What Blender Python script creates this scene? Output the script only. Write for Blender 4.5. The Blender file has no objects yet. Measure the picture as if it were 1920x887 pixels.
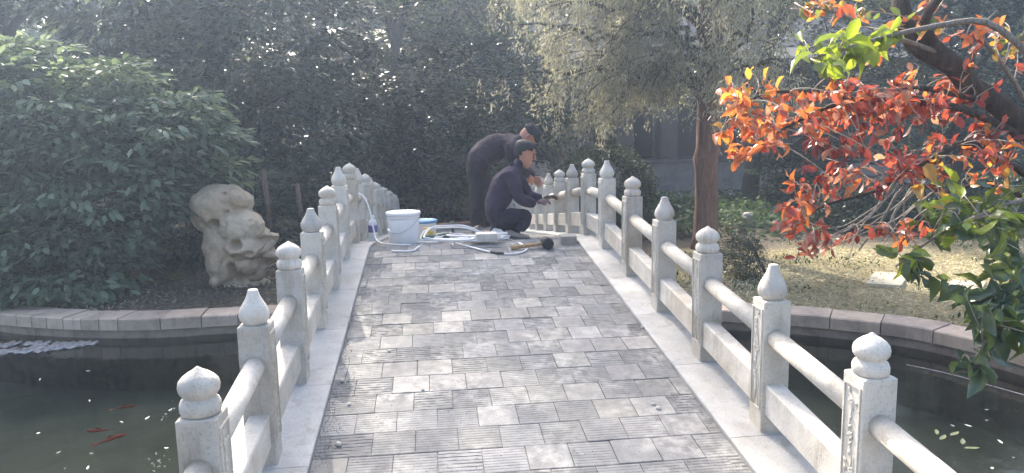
import bpy, bmesh, math, random
import numpy as np
from mathutils import Vector, Matrix, Euler

# ---------------------------------------------------------------- camera, sky, sun, exposure
SC = bpy.context.scene
COL = SC.collection
R = math.radians
K = 0.94
FPX, YAW, PITCH, ROLL = 1367.5, .1096, .1461, -.0196        # focal length in photo pixels, angles
CAM = np.array([-.422 * K, 0.0, 2.35 * K])

def cam_axes():
    cy, sy, cp, sp = math.cos(YAW), math.sin(YAW), math.cos(PITCH), math.sin(PITCH)
    fw = np.array([sy * cp, cy * cp, -sp]); r = np.array([cy, -sy, 0.]); u = np.cross(r, fw)
    c, s = math.cos(ROLL), math.sin(ROLL)
    return r * c + u * s, -r * s + u * c, fw
AR, AU, AF = cam_axes()
cd = bpy.data.cameras.new('camera'); cam = bpy.data.objects.new('camera', cd); COL.objects.link(cam)
cd.sensor_width = 36; cd.lens = 36 * FPX / 1920; cd.clip_start = .05; cd.clip_end = 600
m = Matrix.Identity(4)
for i in range(3):
    m[i][0], m[i][1], m[i][2], m[i][3] = AR[i], AU[i], -AF[i], CAM[i]
cam.matrix_world = m
SC.camera = cam

SUN_AZ, SUN_EL = R(-15), R(40)                              # azimuth from +Y towards +X
w = bpy.data.worlds.new('World'); SC.world = w; w.use_nodes = True
nt = w.node_tree
sky = nt.nodes.new('ShaderNodeTexSky'); sky.sky_type = 'NISHITA'; sky.sun_disc = False
sky.sun_elevation = SUN_EL; sky.sun_rotation = SUN_AZ % (2 * math.pi)
sky.air_density = 1.0; sky.dust_density = 5.0; sky.ozone_density = .4
bg = nt.nodes['Background']; bg.inputs[1].default_value = .15
nt.links.new(sky.outputs[0], bg.inputs[0])
sl = bpy.data.lights.new('sun', 'SUN'); sl.energy = 3.2; sl.angle = R(.55); sl.color = (1, .93, .82)
sun = bpy.data.objects.new('sun', sl); COL.objects.link(sun)
sv = Vector((math.sin(SUN_AZ) * math.cos(SUN_EL), math.cos(SUN_AZ) * math.cos(SUN_EL), math.sin(SUN_EL)))
sun.rotation_euler = (-sv).to_track_quat('-Z', 'Y').to_euler(); sun.location = sv * 60
vs = SC.view_settings; vs.view_transform = 'Standard'; vs.look = 'None'; vs.gamma = 1; vs.use_curve_mapping = False
vs.exposure = 1.86
SC.render.engine = 'CYCLES'
SC.cycles.use_denoising = True
SC.cycles.max_bounces = 8; SC.cycles.diffuse_bounces = 4; SC.cycles.glossy_bounces = 3
SC.cycles.transmission_bounces = 4; SC.cycles.transparent_max_bounces = 8; SC.cycles.volume_bounces = 1
SC.cycles.sample_clamp_indirect = 6
SC.cycles.caustics_reflective = False; SC.cycles.caustics_refractive = False

def ray(x, y):
    return AF + AR * (x - 960) / FPX - AU * (y - 443.5) / FPX
def at_z(x, y, z=0.):            # photo pixel -> point on the level z
    d = ray(x, y); return CAM + d * ((z - CAM[2]) / d[2])
def at_y(x, y, Y):               # photo pixel -> point at the distance Y along the bridge
    d = ray(x, y); return CAM + d * ((Y - CAM[1]) / d[1])

# ---------------------------------------------------------------- helpers
rng = np.random.default_rng(11); random.seed(5)

class MB:
    """collects shapes; build() links them as one mesh object"""
    def __init__(s): s.v = []; s.f = []; s.sm = []; s.mi = []; s.cur = 0
    def add(s, vs, fs, smooth=False):
        o = len(s.v); s.v += [tuple(map(float, p)) for p in vs]
        for f in fs: s.f.append(tuple(o + i for i in f)); s.sm.append(smooth); s.mi.append(s.cur)
        return s
    def box(s, lo, hi, cham=0):
        x0, y0, z0 = lo; x1, y1, z1 = hi
        if cham <= 0:
            return s.add([(x0,y0,z0),(x1,y0,z0),(x1,y1,z0),(x0,y1,z0),(x0,y0,z1),(x1,y0,z1),(x1,y1,z1),(x0,y1,z1)],
              [(3,2,1,0),(4,5,6,7),(0,1,5,4),(1,2,6,5),(2,3,7,6),(3,0,4,7)])
        c = cham
        def ring(ix, z):
            return [(x0+ix+c,y0+ix,z),(x1-ix-c,y0+ix,z),(x1-ix,y0+ix+c,z),(x1-ix,y1-ix-c,z),(x1-ix-c,y1-ix,z),(x0+ix+c,y1-ix,z),(x0+ix,y1-ix-c,z),(x0+ix,y0+ix+c,z)]
        rs = [ring(c, z0), ring(0, z0 + c), ring(0, z1 - c), ring(c, z1)]
        return s.loft(rs, True, True, False)
    def loft(s, rings, cap0=True, cap1=True, smooth=True, closed=True):
        n = len(rings[0]); vs = [p for r in rings for p in r]; fs = []
        for k in range(len(rings) - 1):
            for i in range(n if closed else n - 1):
                j = (i + 1) % n
                fs.append((k*n+i, k*n+j, (k+1)*n+j, (k+1)*n+i))
        s.add(vs, fs, smooth)
        o = len(s.v) - len(vs)
        if cap0: s.f.append(tuple(o + i for i in reversed(range(n)))); s.sm.append(False); s.mi.append(s.cur)
        if cap1: s.f.append(tuple(o + (len(rings)-1)*n + i for i in range(n))); s.sm.append(False); s.mi.append(s.cur)
        return s
    def tube(s, pts, rad, n=8, smooth=True, caps=True):
        pts = [Vector(p) for p in pts]
        if not hasattr(rad, '__len__'): rad = [rad] * len(pts)
        rings = []; ref = None
        for k, p in enumerate(pts):
            t = (pts[min(k+1, len(pts)-1)] - pts[max(k-1, 0)])
            t = t.normalized() if t.length > 1e-9 else Vector((0,0,1))
            if ref is None:
                ref = t.orthogonal().normalized()
            ref = (ref - t * ref.dot(t))
            ref = ref.normalized() if ref.length > 1e-6 else t.orthogonal().normalized()
            b = t.cross(ref)
            rings.append([p + (ref * math.cos(2*math.pi*i/n) + b * math.sin(2*math.pi*i/n)) * rad[k] for i in range(n)])
        return s.loft(rings, caps, caps, smooth)
    def lathe(s, prof, c=(0,0,0), n=20, mod=None, smooth=True):
        rings = []
        for k, (r, z) in enumerate(prof):
            ring = []
            for i in range(n):
                a = 2*math.pi*i/n; rr = r * (1 + (mod(a, k, z) if mod else 0))
                ring.append((c[0] + rr*math.cos(a), c[1] + rr*math.sin(a), c[2] + z))
            rings.append(ring)
        return s.loft(rings, True, True, smooth)
    def mesh(s, name, mats):
        me = bpy.data.meshes.new(name); me.from_pydata(s.v, [], s.f)
        for mt in (mats if isinstance(mats, (list, tuple)) else [mats]): me.materials.append(mt)
        me.polygons.foreach_set('use_smooth', s.sm); me.polygons.foreach_set('material_index', s.mi)
        me.update(); return me
    def build(s, name, mats, parent=None, loc=(0,0,0), rot=(0,0,0)):
        return link(name, s.mesh(name, mats), parent, loc, rot)

def link(name, data, parent=None, loc=(0,0,0), rot=(0,0,0), scale=(1,1,1)):
    o = bpy.data.objects.new(name, data); COL.objects.link(o)
    o.location = loc; o.rotation_euler = rot; o.scale = scale
    if parent is not None: o.parent = parent
    return o
def tag(o, label=None, cat=None, group=None, kind=None):
    if label: o['label'] = label
    if cat: o['category'] = cat
    if group: o['group'] = group
    if kind: o['kind'] = kind
    return o
def thing(name, label, cat, loc=(0,0,0), rot=(0,0,0), group=None):
    return tag(link(name, None, None, loc, rot), label, cat, group)

# ---------------------------------------------------------------- materials
class NB:
    def __init__(s, name):
        s.m = bpy.data.materials.new(name); s.m.use_nodes = True; s.t = s.m.node_tree; s.n = s.t.nodes
        s.p = s.n['Principled BSDF']; s.out = s.n['Material Output']
    def new(s, ty, **kw):
        n = s.n.new(ty)
        for k, v in kw.items():
            if k in n.inputs: n.inputs[k].default_value = v
            else: setattr(n, k, v)
        return n
    def L(s, a, b): s.t.links.new(a, b)
    def coord(s, which='Object'): return s.new('ShaderNodeTexCoord').outputs[which]
    def pos(s): return s.new('ShaderNodeNewGeometry').outputs['Position']
    def noise(s, vec, scale, detail=4, rough=.55, dist=0.):
        n = s.new('ShaderNodeTexNoise'); n.inputs['Scale'].default_value = scale; n.inputs['Detail'].default_value = detail
        n.inputs['Roughness'].default_value = rough; n.inputs['Distortion'].default_value = dist
        s.L(vec, n.inputs['Vector']); return n.outputs['Fac']
    def ramp(s, fac, stops, interp='LINEAR'):
        n = s.new('ShaderNodeValToRGB'); cr = n.color_ramp; cr.interpolation = interp
        while len(cr.elements) < len(stops): cr.elements.new(.5)
        for e, (p, c) in zip(cr.elements, stops):
            e.position = p; e.color = (*c, 1) if hasattr(c, '__len__') else (c, c, c, 1)
        s.L(fac, n.inputs[0]); return n.outputs[0]
    def mix(s, fac, a, b, mode='MIX'):
        n = s.new('ShaderNodeMix', data_type='RGBA', blend_type=mode)
        for sock, v in ((n.inputs[0], fac), (n.inputs[6], a), (n.inputs[7], b)):
            if hasattr(v, 'links') or isinstance(v, bpy.types.NodeSocket): s.L(v, sock)
            elif hasattr(v, '__len__'): sock.default_value = (*v, 1)
            else: sock.default_value = v
        return n.outputs[2]
    def math(s, op, a, b=0.):
        n = s.new('ShaderNodeMath', operation=op)
        for sock, v in zip(n.inputs, (a, b)):
            if isinstance(v, bpy.types.NodeSocket): s.L(v, sock)
            else: sock.default_value = v
        return n.outputs[0]
    def bump(s, h, strength=.3, dist=.01):
        n = s.new('ShaderNodeBump'); n.inputs['Strength'].default_value = strength; n.inputs['Distance'].default_value = dist
        s.L(h, n.inputs['Height']); s.L(n.outputs[0], s.p.inputs['Normal']); return n
    def col(s, c):
        if isinstance(c, bpy.types.NodeSocket): s.L(c, s.p.inputs['Base Color'])
        else: s.p.inputs['Base Color'].default_value = (*c, 1)
    def rough(s, r, spec=.5):
        s.p.inputs['Roughness'].default_value = r; s.p.inputs['Specular IOR Level'].default_value = spec

def plain(name, c, rough=.6, var=.25, scale=18, bump=.15, bd=.004, metal=0., spec=.4):
    b = NB(name); v = b.coord()
    f = b.noise(v, scale, 6)
    b.col(b.ramp(f, [(.25, tuple(x * (1 - var) for x in c)), (.75, tuple(min(1, x * (1 + var)) for x in c))]))
    b.rough(rough, spec); b.p.inputs['Metallic'].default_value = metal
    if bump: b.bump(b.noise(v, scale * 5, 4), bump, bd)
    return b.m

def stone_mat(name, base, stain=(.40, .34, .25), stain_amt=.5, scale=9., bump=.35):
    b = NB(name); v = b.pos()
    rnd = b.new('ShaderNodeObjectInfo').outputs['Random']
    big = b.noise(v, 2.3, 5, .6, .4); mid = b.noise(v, scale, 7, .62); fine = b.noise(v, 95, 4, .7)
    c = b.ramp(mid, [(.28, tuple(x * .80 for x in base)), (.5, base), (.75, tuple(min(1, x * 1.14) for x in base))])
    c = b.mix(b.math('MULTIPLY', b.ramp(big, [(.5, 0.), (.68, 1.)]), stain_amt), c, stain)
    c = b.mix(b.math('MULTIPLY', b.ramp(fine, [(.52, 0.), (.66, 1.)]), .42), c, tuple(x * .42 for x in base))
    mp = b.new('ShaderNodeMapping'); mp.inputs['Scale'].default_value = (14, 14, 1.6); b.L(v, mp.inputs[0])
    streak = b.math('MULTIPLY', b.ramp(b.noise(mp.outputs[0], 1., 5, .6), [(.52, 0.), (.70, 1.)]), b.ramp(b.noise(v, 3.7, 3), [(.42, 0.), (.6, 1.)]))
    c = b.mix(b.math('MULTIPLY', streak, .6), c, tuple(x * .6 for x in stain))
    c = b.mix(1., c, b.ramp(rnd, [(0, (.80, .80, .80)), (.5, (.97, .95, .91)), (1, (1.06, 1.05, 1.04))]), 'MULTIPLY')
    b.col(c); b.rough(.72, .35)
    b.bump(b.math('ADD', b.math('MULTIPLY', fine, .8), mid), bump * 1.5, .006)
    return b.m

def leaf_mat(name, stops, trans=.5, rough=.42, tint=1.25, spec=.45):
    """leaf colour from the per-leaf value 'rnd'; light passes through the blade"""
    b = NB(name)
    a = b.new('ShaderNodeAttribute', attribute_name='rnd').outputs['Fac']
    c = b.ramp(a, stops)
    b.col(c); b.rough(rough, spec)
    t = b.new('ShaderNodeBsdfTranslucent')
    b.L(b.mix(1., c, (min(2, tint * 1.05), tint, tint * .7), 'MULTIPLY'), t.inputs[0])
    mx = b.new('ShaderNodeMixShader'); mx.inputs[0].default_value = trans
    b.L(b.p.outputs[0], mx.inputs[1]); b.L(t.outputs[0], mx.inputs[2]); b.L(mx.outputs[0], b.out.inputs[0])
    return b.m
def leaf_plain(name, c, trans=.5, rough=.35, spec=.6):
    b = NB(name); v = b.coord()
    f = b.noise(v, 30, 3)
    cc = b.ramp(f, [(.3, tuple(x * .75 for x in c)), (.7, tuple(min(1, x * 1.15) for x in c))])
    b.col(cc); b.rough(rough, spec)
    t = b.new('ShaderNodeBsdfTranslucent'); b.L(b.mix(1., cc, (1.5, 1.35, .9), 'MULTIPLY'), t.inputs[0])
    mx = b.new('ShaderNodeMixShader'); mx.inputs[0].default_value = trans
    b.L(b.p.outputs[0], mx.inputs[1]); b.L(t.outputs[0], mx.inputs[2]); b.L(mx.outputs[0], b.out.inputs[0])
    return b.m

M = {}
M['stone'] = stone_mat('carved_stone', (.57, .54, .485), (.40, .335, .24), .6)
M['slab'] = stone_mat('edge_slab_stone', (.46, .46, .455), (.37, .345, .295), .45, 5., .2)
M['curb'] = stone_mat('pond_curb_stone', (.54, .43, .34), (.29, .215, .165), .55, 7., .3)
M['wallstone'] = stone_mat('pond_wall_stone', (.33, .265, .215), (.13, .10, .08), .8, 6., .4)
M['rock'] = stone_mat('limestone_rock', (.57, .465, .335), (.43, .29, .185), .7, 6., .8)
M['mortar'] = plain('bedding_mortar', (.25, .243, .23), .9, .3, 40, .5)
def bark(name, c, scale=9):
    b = NB(name); v = b.coord()
    mp = b.new('ShaderNodeMapping'); mp.inputs['Scale'].default_value = (scale, scale, scale * .18); b.L(v, mp.inputs[0])
    f = b.noise(mp.outputs[0], 3., 7, .65, .6)
    b.col(b.ramp(f, [(.3, tuple(x * .5 for x in c)), (.55, c), (.75, tuple(min(1, x * 1.5) for x in c))]))
    b.rough(.9, .2); b.bump(f, .9, .03); return b.m
M['bark_red'] = bark('reddish_bark', (.20, .115, .085))
M['bark_dark'] = bark('dark_bark', (.075, .06, .05))
M['bark_grey'] = bark('grey_bark', (.30, .27, .235), 30)
M['bark_tan'] = bark('tan_bark', (.26, .20, .13))
# ---------------------------------------------------------------- leaf clouds
DIAMOND = (np.array([[0,0,0],[.45,-.5,.14],[1,0,0],[.45,.5,.14]]), [(0,1,2),(0,2,3)])
BLADE = (np.array([[0,-.2,0],[0,.2,0],[.5,.5,.06],[1,0,0],[.5,-.5,.06]]), [(0,1,2,3,4)])
OVAL = (np.array([[0,0,0],[.28,-.40,.10],[.62,-.46,.10],[1,0,-.10],[.62,.46,.10],[.28,.40,.10],[.35,0,0],[.68,0,-.03]]),
        [(0,1,6),(0,6,5),(1,2,7,6),(6,7,4,5),(2,3,7),(7,3,4)])
def unit(a): return a / np.maximum(np.linalg.norm(a, axis=-1, keepdims=True), 1e-9)
def leaf_arrays(P, D, N, Ln, Wd, shape):
    P = np.asarray(P, float); D = unit(np.asarray(D, float)); N = np.asarray(N, float)
    S = unit(np.cross(N, D)); N = np.cross(D, S)
    t, fs = shape
    Ln = np.broadcast_to(Ln, len(P)); Wd = np.broadcast_to(Wd, len(P))
    V = (P[:, None] + D[:, None] * (t[:, 0][None, :, None] * Ln[:, None, None]) + S[:, None] * (t[:, 1][None, :, None] * Wd[:, None, None])
         + N[:, None] * (t[:, 2][None, :, None] * Wd[:, None, None]))
    return V.reshape(-1, 3), fs, len(t), len(P)
def cloud_mesh(name, P, D, N, Ln, Wd, shape, mat, rnd):
    V, fs, nt_, n = leaf_arrays(P, D, N, Ln, Wd, shape)
    me = bpy.data.meshes.new(name)
    lt = [len(f) for f in fs]; flat = np.array([i for f in fs for i in f])
    loops = (np.arange(n)[:, None] * nt_ + flat[None]).ravel().astype(np.int32)
    tot = np.tile(np.array(lt, np.int32), n); start = np.concatenate(([0], np.cumsum(tot)[:-1])).astype(np.int32)
    me.vertices.add(len(V)); me.vertices.foreach_set('co', V.ravel().astype(np.float32))
    me.loops.add(len(loops)); me.loops.foreach_set('vertex_index', loops)
    me.polygons.add(len(tot)); me.polygons.foreach_set('loop_start', start)
    me.update(calc_edges=True); me.validate()
    a = me.attributes.new('rnd', 'FLOAT', 'POINT')
    a.data.foreach_set('value', np.repeat(np.clip(rnd, 0, 1), nt_).astype(np.float32))
    me.materials.append(mat); return me
def rdir(n, g=None):
    g = g or rng
    return unit(g.normal(size=(n, 3)))
def inside_ellipsoid(n, g, lo=.0):
    d = rdir(n, g); r = (lo ** 3 + (1 - lo ** 3) * g.random(n)) ** (1/3)
    return d * r[:, None]

# ---------------------------------------------------------------- ground and pond
POND = [(-6.8,10.1),(-5.78,9.51),(-5.0,9.18),(-4.3,8.98),(-3.67,8.90),(-2.78,8.94),(-1.5,8.90),(0,8.78),(1.5,8.5),(2.6,8.18),(3.63,7.73),(4.19,7.38),
        (4.60,7.04),(4.86,6.6),(5.04,6.13),(5.15,5.4),(5.12,4.5),(5.0,3),(4.8,0),(4.4,-2.4),(1.5,-3),(-1.5,-3),(-6,-3),(-9,-1),(-10.5,3),(-10.5,7),(-9.6,9.8),(-8.2,10.6)]
def offset_poly(P, d):
    P = [Vector(p) for p in P]; out = []
    for i, p in enumerate(P):
        a = (p - P[i-1]).normalized(); b = (P[(i+1) % len(P)] - p).normalized()
        t = (a + b).normalized(); n = Vector((-t.y, t.x)) ; out.append(p + n * d)
    return out
def dense(P, step=.12):
    P = [Vector(p) for p in P]; out = []
    n = len(P)
    for i in range(n):
        p0, p1, p2, p3 = P[i-1], P[i], P[(i+1) % n], P[(i+2) % n]
        k = max(2, int((p2 - p1).length / step))
        for j in range(k):
            t = j / k
            out.append(.5 * ((2*p1) + (p2 - p0) * t + (2*p0 - 5*p1 + 4*p2 - p3) * t*t + (3*p1 - p0 - 3*p2 + p3) * t**3))
    return out
PD = dense(POND)              # runs clockwise seen from above: outwards is to the left
outer_ring = offset_poly(PD, .42)

b = NB('ground_soil'); v = b.pos()
sep = b.new('ShaderNodeSeparateXYZ'); b.L(v, sep.inputs[0])
n1 = b.noise(v, 1.3, 6, .6); n2 = b.noise(v, 14, 6, .7); n3 = b.noise(v, 60, 3, .7)
soil = b.ramp(n2, [(.3, (.075, .06, .045)), (.55, (.15, .125, .095)), (.75, (.25, .215, .17))])
straw = b.ramp(n2, [(.28, (.15, .12, .065)), (.5, (.33, .28, .165)), (.72, (.50, .45, .28))])
green = b.ramp(n2, [(.3, (.03, .045, .02)), (.7, (.09, .12, .045))])
red = b.ramp(n2, [(.3, (.05, .03, .025)), (.7, (.15, .085, .06))])
wob = b.math('MULTIPLY', b.math('SUBTRACT', n1, .5), 3.)
def smooth(x, a, c):
    mr = b.new('ShaderNodeMapRange', interpolation_type='SMOOTHSTEP'); mr.inputs[1].default_value = a; mr.inputs[2].default_value = c
    b.L(x, mr.inputs[0]); return mr.outputs[0]
mx_ = smooth(b.math('ADD', sep.outputs[0], wob), 2.2, 3.6)
my_ = smooth(b.math('ADD', sep.outputs[1], wob), 13.2, 11.4)
far = smooth(b.math('ADD', sep.outputs[1], wob), 15., 17.)
c = b.mix(b.math('MULTIPLY', far, smooth(sep.outputs[0], -4.0, -2.6)), soil, red)
c = b.mix(b.math('MULTIPLY', far, mx_), c, green)
c = b.mix(b.math('MULTIPLY', mx_, my_), c, straw)
c = b.mix(b.math('MULTIPLY', b.ramp(n3, [(.5, 0.), (.65, 1.)]), .5), c, (.05, .04, .03))
b.col(c); b.rough(.95, .15); b.bump(b.math('ADD', n2, n3), .9, .03)
M['ground'] = b.m

bm = bmesh.new()
def ring_edges(pts):
    vs = [bm.verts.new((p[0], p[1], 0)) for p in pts]
    return [bm.edges.new((vs[i], vs[(i+1) % len(vs)])) for i in range(len(vs))]
G = 95
es = ring_edges([(-G,-G+20),(G,-G+20),(G,G),(-G,G)]) + ring_edges(offset_poly(PD, .30))
bmesh.ops.triangle_fill(bm, use_beauty=True, edges=es)
bmesh.ops.recalc_face_normals(bm, faces=bm.faces)
for f in bm.faces:
    if f.normal.z < 0: f.normal_flip()
me = bpy.data.meshes.new('ground'); bm.to_mesh(me); bm.free(); me.materials.append(M['ground'])
tag(link('ground', me), kind='structure')

b = NB('pond_bed_silt'); v = b.pos(); b.col(b.ramp(b.noise(v, 2., 5), [(.3, (.12, .125, .10)), (.7, (.19, .20, .16))])); b.rough(.9)
M['bed'] = b.m
b = NB('pond_water'); v = b.pos()
b.n.remove(b.p)
gl = b.new('ShaderNodeBsdfGlossy'); gl.inputs['Roughness'].default_value = .03; gl.inputs[0].default_value = (.92, .95, .95, 1)
tr = b.new('ShaderNodeBsdfTransparent'); tr.inputs[0].default_value = (.68, .70, .62, 1)
fr = b.new('ShaderNodeFresnel'); fr.inputs[0].default_value = 1.333
bp = b.new('ShaderNodeBump'); bp.inputs['Strength'].default_value = .10; bp.inputs['Distance'].default_value = .03
b.L(b.math('ADD', b.noise(v, 5., 3), b.math('MULTIPLY', b.noise(v, 22., 2), .25)), bp.inputs['Height'])
b.L(bp.outputs[0], gl.inputs['Normal']); b.L(bp.outputs[0], fr.inputs['Normal'])
ms = b.new('ShaderNodeMixShader'); b.L(fr.outputs[0], ms.inputs[0]); b.L(tr.outputs[0], ms.inputs[1]); b.L(gl.outputs[0], ms.inputs[2])
b.L(ms.outputs[0], b.out.inputs[0]); M['water'] = b.m
WATER = -.19
def flat_poly(name, pts, z, mat):
    bm = bmesh.new(); vs = [bm.verts.new((p[0], p[1], z)) for p in pts]
    es = [bm.edges.new((vs[i], vs[(i+1) % len(vs)])) for i in range(len(vs))]
    bmesh.ops.triangle_fill(bm, use_beauty=True, edges=es)
    for f in bm.faces:
        if f.normal.z < 0: f.normal_flip()
    me = bpy.data.meshes.new(name); bm.to_mesh(me); bm.free(); me.materials.append(mat); return link(name, me)
tag(flat_poly('water', offset_poly(PD, .06), WATER, M['water']), kind='structure')
tag(flat_poly('pond_bed', offset_poly(PD, .2), -.85, M['bed']), kind='structure')

wall = thing('pond_wall', 'low stone wall with a capping of curb stones round the dark pond', 'wall', (0, 9, 0))
def child(o, par):                       # geometry written in world coordinates, kept in place under its parent
    o.parent = par; o.matrix_parent_inverse = Matrix.Translation(-Vector(par.location)); return o
mb = MB()
rin = offset_poly(PD, .03); rout = offset_poly(PD, .31); n = len(PD)
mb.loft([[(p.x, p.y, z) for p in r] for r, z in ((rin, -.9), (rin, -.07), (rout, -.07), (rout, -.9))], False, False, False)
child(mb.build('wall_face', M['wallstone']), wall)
# capping stones: short ones where the curb curves, long ones where it runs straight
cum = [0.]
for i in range(n): cum.append(cum[-1] + (PD[(i+1) % n] - PD[i]).length)
i = 0; front = PD; back = outer_ring
inner2 = offset_poly(PD, .015); 
while i < n - 1:
    p = PD[i]
    want = .21 if -5.9 < p.x < -4.25 and p.y > 8 else (.44 if p.y > 4 else .6)
    j = i + 1
    while j < n and cum[j] - cum[i] < want - .03: j += 1
    if j - i < 1: break
    q = PD[j % n]
    if not (abs((p.x + q.x) / 2) < 1.35):
        mb = MB(); dz = random.uniform(-.006, .006); seg = [k % n for k in range(i, j + 1)]
        rings = []
        for a, k in enumerate(seg):
            e = .0
            f_, bk = front[k].copy(), back[k].copy()
            if a == 0 or a == len(seg) - 1:                 # open joint
                nb = seg[1] if a == 0 else seg[-2]
                f_ += (front[nb] - f_).normalized() * .006; bk += (back[nb] - bk).normalized() * .006
            u_ = (bk - f_).normalized()
            c1 = f_ + u_ * .014; c2 = bk - u_ * .014
            rings.append([(f_.x, f_.y, -.085), (f_.x, f_.y, .042 + dz), (c1.x, c1.y, .056 + dz), (c2.x, c2.y, .056 + dz), (bk.x, bk.y, .042 + dz), (bk.x, bk.y, -.085)])
        mb.loft(rings, True, True, False)
        child(mb.build('curb_stone', M['curb']), wall)
    i = j

# ---------------------------------------------------------------- bridge
PWD = .13; PH = .783; BODY = .622; GX = 1.175
def ypost(i): return K * (2.5507 + .8486 * (min(i, 7) - 1) + (.8702 * (i - 7) if i > 7 else 0))
YC = K * (2.5507 + .8486 * 5.5)
ZC = K * (2.35 - .2652 - .8333)
def top(y):                              # level of the edge slabs along the bridge: two slopes meeting at a crest
    t = y - YC; g = .1147 if t < 0 else .1211
    return ZC - g * (math.sqrt(t * t + .012) - .07)
def slope(y): return math.atan((top(y + .05) - top(y - .05)) / .1)
FIRST, LAST = -2, 18
Y0, Y1 = ypost(FIRST) - .45, ypost(LAST) + .45

bridge = thing('stone_bridge', 'humped footbridge paved with square grey ribbed tiles between pale edge slabs', 'bridge', (0, YC, 0))
mb = MB(); rings = []
for y in np.arange(Y0, Y1 + .01, .2):
    z = top(y); rings.append([(-1.34, y, z - .36), (1.34, y, z - .36), (1.34, y, z - .030), (-1.34, y, z - .030)])
mb.loft(rings, True, True, False)
child(mb.build('deck_bed', M['mortar']), bridge)
for ya, yb in ((Y0, ypost(0)), (4.6, 5.4), (8.6, 9.4), (ypost(14), Y1)):
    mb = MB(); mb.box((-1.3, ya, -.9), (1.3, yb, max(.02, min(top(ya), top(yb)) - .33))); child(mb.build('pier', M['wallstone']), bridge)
for sgn in (-1, 1):
    for i in range(FIRST, LAST):
        ya = ypost(i) - .09 + .002; yb = ypost(i + 1) - .09 - .002
        mb = MB(); rings = []
        x0, x1 = sorted((sgn * (.975 if sgn < 0 else .955), sgn * 1.375))
        for y in np.linspace(ya, yb, 7):
            z = top(y); c_ = .006
            rings.append([(x0, y, z - .10), (x1, y, z - .10), (x1, y, z - c_), (x1 - c_, y, z), (x0 + c_, y, z), (x0, y, z - c_)])
        mb.loft(rings, True, True, False)
        child(mb.build('edge_slab', M['slab']), bridge)

# paving tiles
def paver_mat():
    b = NB('paving_tile'); v = b.pos(); oi = b.new('ShaderNodeObjectInfo')
    rnd = oi.outputs['Random']; oc = oi.outputs['Color']
    n2 = b.noise(v, 16, 6, .65); n3 = b.noise(v, 130, 4, .7); n1 = b.noise(v, 3.1, 4, .6)
    base = b.ramp(rnd, [(0, (.26, .253, .242)), (.4, (.285, .278, .266)), (.75, (.315, .307, .293)), (1, (.35, .34, .325))])
    base = b.mix(1., base, oc, 'MULTIPLY')
    c = b.mix(.55, base, b.ramp(n2, [(.3, (.5, .5, .5)), (.7, (1.2, 1.2, 1.19))]), 'MULTIPLY')
    dust = b.math('MULTIPLY', b.ramp(n1, [(.46, 0.), (.66, 1.)]), b.ramp(n2, [(.42, 0.), (.6, 1.)]))
    c = b.mix(b.math('MULTIPLY', dust, .65), c, (.52, .50, .455))
    c = b.mix(b.math('MULTIPLY', b.ramp(n3, [(.52, 0.), (.66, 1.)]), .35), c, (.14, .14, .14))
    c = b.mix(.5, c, b.ramp(b.noise(v, 1.1, 5, .65), [(.3, (.62, .62, .62)), (.7, (1.15, 1.14, 1.12))]), 'MULTIPLY')
    b.col(c); b.rough(.9, .15); b.bump(b.math('ADD', n3, b.math('MULTIPLY', n2, .7)), .5, .005)
    return b.m
M['paver'] = paver_mat()
T = .2006; TH = .034
def tile_mesh(kind, seed):
    g = np.random.default_rng(seed); h = T / 2 - .0012
    if kind == 'flat':
        mb = MB(); mb.box((-h, -h, -TH), (h, h, 0), .0025); return mb.mesh('paver', M['paver'])
    ribs = 9 if kind == 'fine' else 7
    ny = ribs * 4; nx = 2 if kind == 'fine' else 9
    ys = [-h]; zs = [-.002]
    dep = .0018 if kind == 'fine' else .0031
    pr = 2 * h / ribs
    prof = []
    for r_ in range(ribs):
        y = -h + r_ * pr
        prof += [(y + pr * .06, -dep, r_), (y + pr * .22, 0, r_), (y + pr * .70, 0, r_), (y + pr * .86, -dep, r_)]
    xs = np.linspace(-h, h, nx)
    wear = np.zeros((ribs, nx))
    if kind == 'worn':
        for r_ in range(ribs):
            k = g.random(nx); wear[r_] = np.where(k < .34, g.uniform(.3, .95, nx), g.uniform(0, .15, nx))
    else: wear[:] = g.uniform(0, .2, (ribs, 1))
    rows = [[(x, -h, -TH) for x in xs], [(x, -h, -dep) for x in xs]]
    for (y, z, r_) in prof:
        rows.append([(x, y + (g.normal() * .0012 if kind == 'worn' else 0), -dep if z < 0 else -dep * wear[r_][i]) for i, x in enumerate(xs)])
    rows += [[(x, h, -dep) for x in xs], [(x, h, -TH) for x in xs]]
    mb = MB(); mb.loft(rows, False, False, False, closed=False)
    mb.f = [tuple(reversed(f)) for f in mb.f]
    for s_ in (0, nx - 1):
        mb.f.append(tuple((k * nx + s_) for k in (range(len(rows)) if s_ else reversed(range(len(rows)))))); mb.sm.append(False); mb.mi.append(0)
    return mb.mesh('paver', M['paver'])
TILES = {'flat': [tile_mesh('flat', 0)], 'fine': [tile_mesh('fine', s) for s in (1, 2)], 'worn': [tile_mesh('worn', s) for s in range(3, 9)]}
XL, XR = -.970, .950
Yrow0 = 3.19
kmin = int((Y0 - Yrow0) / T) + 1; kmax = int((Y1 - Yrow0) / T) - 1
gt = np.random.default_rng(77)
rest = []
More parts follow.
